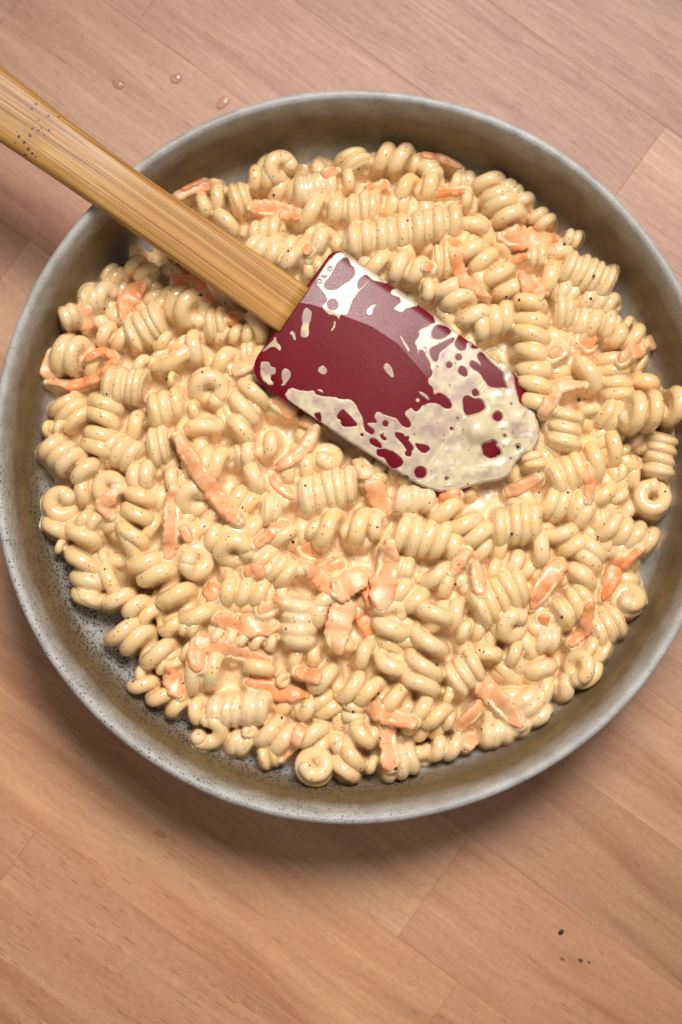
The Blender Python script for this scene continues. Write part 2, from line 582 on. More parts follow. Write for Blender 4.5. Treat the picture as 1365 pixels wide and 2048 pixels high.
def catmull(pts, n):
    P = np.array(pts, float)
    P = np.vstack([2 * P[0] - P[1], P, 2 * P[-1] - P[-2]])
    out = []
    for i in range(1, len(P) - 2):
        for t in np.linspace(0, 1, n, endpoint=False):
            p0, p1, p2, p3 = P[i - 1], P[i], P[i + 1], P[i + 2]
            out.append(0.5 * (2 * p1 + (p2 - p0) * t + (2 * p0 - 5 * p1 + 4 * p2 - p3) * t * t + (3 * p1 - p0 - 3 * p2 + p3) * t ** 3))
    out.append(P[-2])
    return np.array(out)

def bowl_z(r):
    P = np.array(PROFILE_IN)
    return np.interp(r, P[:, 0], P[:, 1])

def bowl_r(x, y):
    return np.hypot(x, (y - 1.9) / 1.009)

def lathe(name, prof, seg, mat, parent, wob=0.0):
    prof = np.asarray(prof, float)
    th = np.linspace(0, 2 * math.pi, seg, endpoint=False)
    w = 1 + wob * (0.5 * np.sin(2 * th + 0.6) + 0.35 * np.sin(3 * th + 2.0) + 0.2 * np.sin(7 * th + 1.0)) / 140
    verts = np.zeros((len(prof), seg, 3))
    verts[:, :, 0] = prof[:, :1] * np.cos(th) * w
    verts[:, :, 1] = prof[:, :1] * np.sin(th) * w
    verts[:, :, 2] = prof[:, 1:2] + wob * 0.35 * np.sin(3 * th + 1) * (prof[:, 1:2] / 66) ** 2
    idx = np.arange(len(prof) * seg).reshape(len(prof), seg)
    a, b = idx[:-1], idx[1:]
    f = np.stack([a, np.roll(a, -1, 1), np.roll(b, -1, 1), b], -1).reshape(-1, 4)
    return mesh_obj(name, verts.reshape(-1, 3), f[:, ::-1].copy() if False else f, mat, parent)

bowl = bpy.data.objects.new('bowl', None)
C.objects.link(bowl)
tag(bowl, 'wide grey brown speckled stoneware bowl full of creamy pasta', 'bowl')
body = catmull(PROFILE_IN + PROFILE_LIP + PROFILE_OUT, 6)
body[0, 0] = 0.01
lathe('body', body, 256, MAT_GLAZE, bowl, 1.0)
lathe('foot_ring', catmull(PROFILE_FOOT, 3), 128, MAT_GLAZE, bowl)
bowl.location = (0, 0.0019, 0.0005)
bowl.scale = (1.0, 1.009, 1.0)

# ------------------------------------------------------------------ the heap: heights shared by pasta, carrot and sauce
def top_at(x, y):
    """Height of the top of the heap, mm."""
    r = np.hypot(x, y)
    t = 51.0 - 12.0 * np.clip(r / 126.0, 0, 1.2) ** 3.2
    hollow = np.exp(-(((x - 0) / 38) ** 2 + ((y - 15) / 22) ** 2))
    return t - 2.5 * hollow

RIMFILL = [(345,380),(440,355),(490,330),(530,295),(600,298),(660,290),(760,280),(815,285),(845,305),(920,325),(990,355),(1060,395),(1100,440),
           (1165,470),(1170,500),(1240,545),(1235,600),(1270,650),(1285,690),(1300,760),(1335,800),(1340,860),(1330,930),(1330,1010),(1310,1040),
           (1310,1120),(1300,1190),(1260,1230),(1230,1290),(1190,1350),(1130,1395),(1090,1420),(1080,1480),(990,1510),(930,1525),(850,1530),(830,1560),
           (740,1565),(690,1565),(600,1555),(520,1530),(440,1510),(380,1480),(330,1420),(305,1390),(270,1330),(240,1235),(175,1195),(145,1120),
           (75,1040),(70,990),(80,900),(85,850),(80,790),(80,720),(120,640),(150,575),(205,550),(245,490),(290,470)]
def on_wall(px, py):
    z = 33.0
    for _ in range(8):
        q = at(px, py, z)
        z = 0.5 * z + 0.5 * max(27.0, float(bowl_z(min(136.0, float(bowl_r(q[0], q[1]))))))
    return tuple(at(px, py, z)[:2])
FILL = [on_wall(x, y) for x, y in RIMFILL]

# Pasta spirals as they lie, tile by tile: (origin x, origin y, scale) of the tile, then
# side-on pieces (x1, y1, x2, y2, width, strands[, lift mm[, flags]]) and end-on pieces ('e', x, y, width, strands, elevation, azimuth[, lift])
TILES = [
 ((400, 250, .3663), [
  ('e',455,215,175,2,52,10), (265,300,400,270,150,3), (800,155,885,255,190,2,1), (970,180,1130,195,180,2,1), (1150,215,1250,210,110,2,-3),
  (510,370,740,330,180,5,0,'s'), (760,330,840,290,130,1), (575,470,790,450,180,2,1), (800,470,990,440,180,4), (1100,350,1290,330,165,2,1),
  (1010,440,1150,420,140,2,-3), (820,640,1400,520,190,9,3), (160,430,280,380,190,2), (110,590,170,490,180,1), (260,590,440,560,125,4,-3),
  (240,660,520,740,160,4), (510,700,640,720,180,2,-2), (650,640,850,620,170,2), (570,800,680,760,120,2,-4), (930,760,1230,800,175,3,1),
  (1210,850,1290,900,130,1,-3), (0,460,120,380,140,2), (560,600,680,590,110,2,-4), (1130,690,1260,650,110,2,-5)]),
 ((850, 250, .3773), [
  (0,200,60,290,120,2,-1,'s'), (140,310,250,290,110,2,-3,'s'), (320,290,470,520,190,4,1), (420,300,550,400,130,3,-2,'s'), (575,455,655,535,130,2),
  (185,400,245,390,105,1), (250,490,260,580,170,1), (220,640,480,880,190,4,1), (40,730,150,710,190,2,1), (620,820,720,800,180,1,1),
  (700,870,1010,960,150,5), (760,730,1010,830,200,5,2), (700,660,735,735,170,1), (740,600,830,610,100,2), (110,850,280,1040,195,3,2),
  (250,1080,470,1000,170,3,1), (-20,880,50,870,130,1), (550,920,590,1500,195,7,3), (660,990,790,980,200,2), (790,1040,1000,1060,170,4),
  (1000,1050,1110,1050,90,3,-3), (990,1110,1130,1130,150,2), (170,600,260,640,120,2,-3), (540,700,640,690,120,2,-3), (300,760,380,700,120,2,-4)]),
 ((1050, 600, .2308), [
  (230,450,380,440,250,2,-1,'s'), (720,470,830,880,300,5,1), (470,740,600,560,330,1,1), (640,960,850,1040,300,2,1), (1030,600,1060,800,260,1),
  (940,1000,1330,930,330,3,1), (1220,1150,1180,1530,270,4), ('e',1110,1690,310,2,72,120), (360,960,330,1270,310,3,2), (560,1420,800,1230,330,2),
  (220,1580,500,1440,330,3,1), (140,1740,530,1790,300,3), (590,1620,720,1700,270,1), (760,1640,840,1740,200,1,-2), (790,1510,980,1400,170,2,-3),
  (790,1270,880,1320,150,1,-2), (50,1330,100,1470,200,2), (530,900,590,990,190,1,-1), (700,1180,860,1120,200,2,-4), (960,1200,1050,1260,200,2,-4),
  (900,520,1010,560,220,2,-4)]),
 ((100, 450, .337), [
  (450,170,540,150,110,1), (480,220,600,300,150,2), (330,290,440,330,155,2), (160,430,330,400,180,3,0,'s'), (480,670,680,530,215,4,1),
  ('e',885,505,235,3,42,-25,1), (920,600,1060,570,190,2,0), (800,770,920,680,190,1,1), (650,690,800,710,130,2,-3), (730,790,1060,810,200,2,1),
  ('e',960,995,220,2,55,-60,1), (1130,1130,1240,950,250,2,1), (500,830,600,840,135,1), (330,950,570,960,220,4,2), (690,920,760,900,80,1),
  (580,1120,800,1040,205,3,1), (340,1030,290,1360,220,4,1), (450,1210,580,1160,165,1,-3), (70,1040,210,1190,230,3), (590,1330,710,1290,230,2,2),
  (330,1300,530,1390,205,3), (900,1170,915,1270,230,1), (1080,1280,1180,1170,225,1,1), (1160,1360,1330,1300,160,2), (820,1120,900,1070,110,1,-2),
  (1180,640,1290,550,200,1), (1010,650,1200,640,120,3,-2), (1120,770,1220,750,130,2,-3), (600,420,700,500,150,2,-3), (1000,1190,1100,1110,150,2,-4),
  (640,760,700,830,130,2,-4)]),
 ((0, 550, .3663), [
  (290,430,445,440,225,2,0,'s'), (480,500,560,480,135,1,-1), (560,320,690,350,150,3,-2), (420,130,530,120,155,2,0,'s'), (340,250,400,220,120,2,-2,'s'),
  (220,840,320,830,90,2,-2,'s'), (230,920,470,1090,190,4,1), ('e',288,1240,195,2,72,100), ('e',600,1145,180,2,70,40), (420,1210,510,1130,150,1),
  (700,1110,850,1080,165,2,0), (780,1180,730,1440,200,3,1), (910,1130,1010,1090,135,1), ('e',1075,1230,200,2,62,-40), (1080,1040,1255,1030,205,4,1),
  (1290,1000,1365,960,140,2,-3), (560,1010,640,930,130,2,-4), (880,1030,960,1000,130,1,-5)]),
 ((300, 850, .3663), [
  (510,330,630,255,185,1,1), (430,390,590,440,165,2,-1), (600,470,720,460,165,2), ('e',980,155,175,2,68,60), (740,260,900,205,150,2),
  (825,405,1125,315,215,6,2), (950,570,1215,555,225,2,2), (870,560,930,580,110,1,-1), (1200,560,1290,540,145,1), (440,530,600,580,180,2,0),
  (300,610,400,620,150,1), ('e',465,710,232,2,52,-80,2), (680,560,770,640,180,1), ('e',265,755,212,2,66,-40,1), (405,905,630,915,165,3),
  (610,720,790,830,180,3,1), (620,930,760,910,130,3,-3), (810,740,820,850,125,1,-1), (930,960,980,980,160,1), (560,300,640,330,130,1,-3),
  (180,560,250,600,130,2,-4), (700,400,760,430,110,2,-4)]),
 ((0, 1000, .3663), [
  (310,100,320,205,160,1), (430,100,545,130,135,2), (455,160,460,370,205,2,1), (300,250,350,255,85,1), (480,390,485,570,190,3,0,'s'),
  (720,190,600,470,205,2,0), (760,310,1085,640,215,4,2), (600,520,790,600,160,2), (800,620,960,690,150,2,-2), (640,690,900,860,225,3,1),
  (990,690,1070,700,90,2), (730,960,820,950,120,1,-3), (850,900,950,890,120,1,-3), (750,1000,995,1150,150,3),
  (1000,950,1230,900,235,2,1,'s'), (520,360,600,300,110,2,-4)]),
 ((200, 1100, .3663), [
  (1080,270,1090,530,190,4,1,'s'), (1160,350,1265,330,170,1), (620,470,950,510,100,5,-2), (440,420,530,430,90,2), (870,620,880,700,170,1,-2),
  ('e',1010,712,85,1,70,0,-1), (590,890,910,860,185,5,1,'s'), (490,890,590,860,150,1), ('e',590,1035,205,1,48,-90,1), ('e',820,995,90,1,60,-60),
  (895,975,1065,1060,222,2,1), (1080,860,1180,870,135,1), (1110,970,1230,1050,205,1,1), ('e',1250,1070,190,1,50,100,1), ('e',1170,1200,200,2,74,80),
  (690,1060,830,1080,150,2,-3,'s'), (870,1150,980,1110,150,2,-2), (1170,790,1300,900,185,2,-2), (460,550,520,560,120,1,-2), (360,560,420,640,120,2,-4),
  (1040,590,1200,560,140,3,-4)]),
 ((450, 1000, .3663), [
  (525,960,1190,1175,190,6,2), (900,665,915,915,195,2,1), (1150,600,1060,1040,232,4,2), (930,180,1210,220,215,4,2), (1190,260,1300,240,160,1),
  (1090,370,1200,430,190,1,1), (930,480,1070,560,165,2), (910,370,1030,380,130,2,-1,'s'), (1120,640,1300,620,180,2), (1170,460,1290,450,145,1),
  ('e',930,635,145,1,40,-60,-1), (720,850,820,830,150,1,-1), (1240,1000,1385,880,195,5,0), (1280,710,1340,720,120,1), (690,1090,720,1280,125,3,-2),
  (740,1280,850,1290,125,1), (765,1290,640,1545,185,3,1), (760,1450,840,1440,100,1), (870,1500,1050,1430,190,3,0,'s'), (1110,1360,1290,1340,145,2,-2,'s'),
  (1190,1040,1270,1050,110,1,-2), (1000,450,1060,410,110,2,-4), (1050,1250,1200,1230,140,3,-4)]),
 ((865, 1000, .3663), [
  (55,40,285,215,195,3,1), (340,150,600,110,220,4,2), (520,285,645,250,205,1,1), (400,340,500,350,150,1,-1), (290,380,375,380,120,1,-1),
  (670,150,800,265,175,2), (790,60,870,90,170,1), (860,110,950,100,120,2,-3), (935,130,1195,235,180,4), (890,215,800,455,180,3,1),
  ('e',1090,515,195,2,66,70,1), (225,605,490,440,232,5,2), ('e',470,695,205,2,58,-30,2), (300,780,310,880,160,1,0), (420,840,500,830,130,1),
  (150,710,310,700,130,2,-3), (570,770,690,750,140,2,-2,'s'), (850,500,690,640,180,4,1), (890,760,1040,660,205,4,0), (830,800,950,850,175,2),
  ('e',800,940,200,2,48,170,1), (565,880,620,970,190,1), (570,1060,760,1010,155,2,-1,'s'), (470,1060,600,1190,175,3,0,'s'), (60,1080,140,1070,100,1,-2),
  (260,1290,440,1250,150,3,-2,'s'), (440,1280,560,1270,110,2,-2,'s'), (30,1200,140,1200,110,1,-2), (250,270,400,260,140,3,-3), (560,560,640,500,140,2,-4)]),
 ((480, 480, .4542), [(690,1150,850,1130,130,3,-1,'s'), (540,1040,640,1080,110,2,-4), (830,1020,960,1110,120,2,-4,'s'), (560,860,640,900,130,2,-4)]),
]

class Piece:
    pass

def helix_path(p):
    """Centre line of one left-handed spiral with its local frame, plus the two half-axes of the strand."""
    A = p.b - p.a
    L = np.linalg.norm(A)
    A = A / max(L, 1e-6)
    up = np.array([0.0, 0.08, 1.0]) if p.kind == 's' else np.array([p.rnd.uniform(-1, 1), p.rnd.uniform(-1, 1), 0.05])
    F = up - A * (up @ A)
    F /= np.linalg.norm(F)
    B = np.cross(A, F)
    rt = min(3.2, p.W * 0.25) * p.rnd.uniform(0.93, 1.07)
    if p.n > 1:
        while p.n > 2 and (L - 2 * rt) / (p.n - 1) < 3.7:
            p.n -= 1
        pitch = max(3.3, (L - 2 * rt) / (p.n - 1))
        if p.kind == 'e':
            pitch = rt * 1.75
    else:
        pitch = rt * 2.1
    ax = min(rt, pitch * 0.545)                    # strands flatten where the coils press together
    R = max(0.8, p.W / 2 - rt)
    ext = p.rnd.uniform(0.34, 0.47)
    t0, t1 = -ext, p.n - 1 + ext
    nseg = int((t1 - t0) * 22) + 4
    t = np.linspace(t0, t1, nseg)
    th = 2 * math.pi * t + p.rnd.uniform(-0.35, 0.35)
    mid = (p.a + p.b) / 2
    s = (t - (p.n - 1) / 2) * pitch
    half = max(1e-3, (p.n - 1) / 2 * pitch + rt)
    Rv = R * (1 - 0.10 * (np.abs(s) / half) ** 3) * (1 + 0.07 * np.sin(th * 0.37 + p.rnd.uniform(0, 6)))
    bend = p.rnd.uniform(-0.05, 0.05) * (s ** 2) / max(half, 6)
    jit = 0.13 * pitch * np.sin(t * 2.1 + p.rnd.uniform(0, 6)) + 0.10 * pitch * np.sin(t * 4.3 + p.rnd.uniform(0, 6))
    P = mid + np.outer(s + jit, A) + np.outer(Rv * np.cos(th), F) + np.outer(-Rv * np.sin(th) + bend, B)
    return P, A, rt, ax

RINGS = 12
def pasta_mesh(p):
    P, A, rt, ax = p.path
    n = len(P)
    T = np.gradient(P, axis=0)
    T /= np.linalg.norm(T, axis=1)[:, None]
    N1 = A - T * (T @ A)[:, None]
    N1 /= np.linalg.norm(N1, axis=1)[:, None]
    N2 = np.cross(T, N1)
    u = np.linspace(0, n - 1, n)
    arc = np.concatenate([[0], np.cumsum(np.linalg.norm(np.diff(P, axis=0), axis=1))])
    e = np.minimum(arc, arc[-1] - arc)
    cap = np.sqrt(np.clip(1 - (1 - np.clip(e / (rt * 0.75), 0, 1)) ** 2, 0.0, 1))
    cap = np.maximum(cap, 0.30)
    fl = 1 + 0.025 * np.sin(arc * 0.55 + p.rnd.uniform(0, 6)) + 0.015 * np.sin(arc * 1.3 + p.rnd.uniform(0, 6))
    ph = np.linspace(0, 2 * math.pi, RINGS, endpoint=False)
    c, s = np.cos(ph), np.sin(ph)
    V = (P[:, None, :] + (ax * cap * fl)[:, None, None] * c[None, :, None] * N1[:, None, :]
         + (rt * cap * fl)[:, None, None] * s[None, :, None] * N2[:, None, :])
    idx = np.arange(n * RINGS).reshape(n, RINGS)
    a, b = idx[:-1], idx[1:]
    f = np.stack([a, np.roll(a, -1, 1), np.roll(b, -1, 1), b], -1).reshape(-1, 4)
    V = V.reshape(-1, 3)
    nv = len(V)
    V = np.vstack([V, P[0] - T[0] * 0.15, P[-1] + T[-1] * 0.15])
    c0 = np.stack([idx[0], np.roll(idx[0], -1), np.full(RINGS, nv), np.full(RINGS, nv)], -1)
    faces = [tuple(q) for q in f.tolist()]
    faces += [(int(idx[0][(i + 1) % RINGS]), int(idx[0][i]), nv) for i in range(RINGS)]
    faces += [(int(idx[-1][i]), int(idx[-1][(i + 1) % RINGS]), nv + 1) for i in range(RINGS)]
    return V, faces

pieces = []
for (ox, oy, sc), rows in TILES:
    for row in rows:
        p = Piece()
        p.rnd = random.Random(len(pieces) * 7 + 3)
        p.sauced = False
        if row[0] == 'e':
            _, x, y, W, n, el, az = row[:7]
            lift = row[7] if len(row) > 7 else 0
            px, py = ox + x * sc, oy + y * sc
            p.kind, p.n = 'e', n
            p.W = W * sc * PX * 1.10
            g = at(px, py, 46)
            z = float(top_at(g[0], g[1])) + lift - 2.4
            c = at(px, py, z)
            e, a = math.radians(el), math.radians(az)
            d = np.array([math.cos(e) * math.cos(a), math.cos(e) * math.sin(a), math.sin(e)])
            rt = min(3.2, p.W * 0.25)
            L = (n - 1) * rt * 1.75 + 2 * rt
            p.b = c
            p.a = c - d * L
            p.pp = (px, py)
            p.lift = lift
        else:
            x1, y1, x2, y2, W, n = row[:6]
            lift = row[6] if len(row) > 6 else 0
            p.sauced = len(row) > 7
            p.kind, p.n, p.lift = 's', n, lift
            p.W = W * sc * PX * 1.10
            q1, q2 = (ox + x1 * sc, oy + y1 * sc), (ox + x2 * sc, oy + y2 * sc)
            p.pp = ((q1[0] + q2[0]) / 2, (q1[1] + q2[1]) / 2)
            ends = []
            for q in (q1, q2):
                g = at(q[0], q[1], 44)
                z = float(top_at(g[0], g[1])) - p.W / 2 + lift * 1.15 + p.rnd.uniform(-0.9, 0.9)
                ends.append(at(q[0], q[1], z))
            mid_ = (ends[0] + ends[1]) / 2
            p.a, p.b = mid_ + (ends[0] - mid_) * 1.06, mid_ + (ends[1] - mid_) * 1.06
        p.low = p.lift <= -2
        p.path = helix_path(p)
        # keep every strand inside the wall of the bowl
        P = p.path[0]
        r = bowl_r(P[:, 0], P[:, 1])
        PI_ = np.array(PROFILE_IN)
        rw = np.interp(P[:, 2], PI_[:, 1], PI_[:, 0])
        over = min(3.0, float((r + 2.4 - rw).max()))
        if over > 0:
            m_ = P.mean(0)
            P[:, :2] -= over * m_[:2] / np.hypot(m_[0], m_[1])
            r = bowl_r(P[:, 0], P[:, 1])
        for _ in range(3):
            need = bowl_z(np.clip(r + 2.6, 0, 136)) + 2.2 - P[:, 2]
            m = need.max()
            if m > 0:
                P[:, 2] += m * 0.6
        pieces.append(p)

# ------------------------------------------------------------------ height field of the heap
G = 0.4
NX = 661
gx = (np.arange(NX) - NX // 2) * G
GX, GY = np.meshgrid(gx, gx)
RR = bowl_r(GX, GY)
def grid_ij(x, y):
    return int(round(y / G)) + NX // 2, int(round(x / G)) + NX // 2

def splat(H, P, r, add=0.0):
    k = int(math.ceil(r / G))
    o = np.arange(-k, k + 1) * G
    for x, y, z in P:
        i, j = grid_ij(x, y)
        if i - k < 0 or j - k < 0 or i + k >= NX or j + k >= NX:
            continue
        dx = gx[j - k:j + k + 1] - x
        dy = gx[i - k:i + k + 1] - y
        d2 = dx[None, :] ** 2 + dy[:, None] ** 2
        h = np.where(d2 < r * r, z + add + np.sqrt(np.maximum(r * r - d2, 0)), -1e3)
        S = H[i - k:i + k + 1, j - k:j + k + 1]
        np.maximum(S, h, out=S)

fill_d = poly_sdf(FILL, GX, GY)
TOP = top_at(GX, GY)
n_a = smooth_noise(GX.shape, 30, 3)
n_b = smooth_noise(GX.shape, 14, 4)
n_c = smooth_noise(GX.shape, 55, 5)
edge = fill_d - 5.2 + 1.6 * n_b + 1.4 * n_a
base = np.minimum(TOP - 14.5 + 1.5 * n_a + 0.8 * n_b, bowl_z(RR) + 0.3 + 1.2 * np.maximum(edge, -2))
base = np.maximum(base, bowl_z(RR) + np.clip(0.45 * edge, -1.5, 0.5))
base = np.where(fill_d < -1.6, bowl_z(RR) - 1.5, base)

HP = np.full(GX.shape, -1e3)                              # bare food
HCAR = np.full(GX.shape, -1e3)                            # carrot alone
HC = np.full(GX.shape, -1e3)                              # food with its coat of sauce
for p in pieces:
    P, A, rt, ax = p.path
    r = (rt + min(rt, ax * 1.25)) / 2
    splat(HP, P, r, rt - r)

# a lower layer that shows in the gaps between the digitised pieces
blade_poly_px = [(514, 720), (660, 507), (700, 510), (1020, 738), (1062, 830), (1040, 920), (960, 965), (880, 970), (690, 872), (550, 788)]
under = 0
tries = 0
rr = random.Random(77)
while under < 95 and tries < 1500:
    tries += 1
    x, y = rr.uniform(-122, 122), rr.uniform(-122, 122)
    i, j = grid_ij(x, y)
    if fill_d[i, j] < 7:
        continue
    p = Piece()
    p.rnd = random.Random(5000 + tries)
    p.kind, p.sauced, p.low, p.lift = 's', False, True, -6
    p.n = rr.choice((2, 3, 3, 4))
    p.W = rr.uniform(11, 14)
    a = rr.uniform(0, math.pi)
    L = 4 + p.n * rr.uniform(4.4, 6.0)
    z = float(TOP[i, j]) - p.W / 2 - rr.uniform(4.5, 6.5)
    d = np.array([math.cos(a), math.sin(a), rr.uniform(-0.15, 0.15)])
    c = np.array([x, y, z])
    p.a, p.b = c - d * L / 2, c + d * L / 2
    p.path = helix_path(p)
    P = p.path[0]
    vis = 0
    for q in P[::3]:
        i2, j2 = grid_ij(q[0], q[1])
        if 0 <= i2 < NX and 0 <= j2 < NX and q[2] + 2.5 > max(HP[i2, j2], base[i2, j2]) + 0.3:
            vis += 1
    if vis < 0.22 * len(P[::3]):
        continue
    rmax = bowl_r(P[:, 0], P[:, 1])
    if (bowl_z(np.clip(rmax + 2.6, 0, 136)) + 1.5 > P[:, 2]).any():
        continue
    p.pp = None
    pieces.append(p)
    splat(HP, P, (p.path[2] + p.path[3]) / 2)
    under += 1

def drop_on(px, py, H, z0=46.0):
    """Where the line of sight of a pixel meets the height field H."""
    z = z0
    for _ in range(6):
        q = at(px, py, z)
        i, j = grid_ij(q[0], q[1])
        if not (0 <= i < NX and 0 <= j < NX):
            break
        z = 0.5 * z + 0.5 * max(float(H[i, j]), 20.0)
    return at(px, py, z)

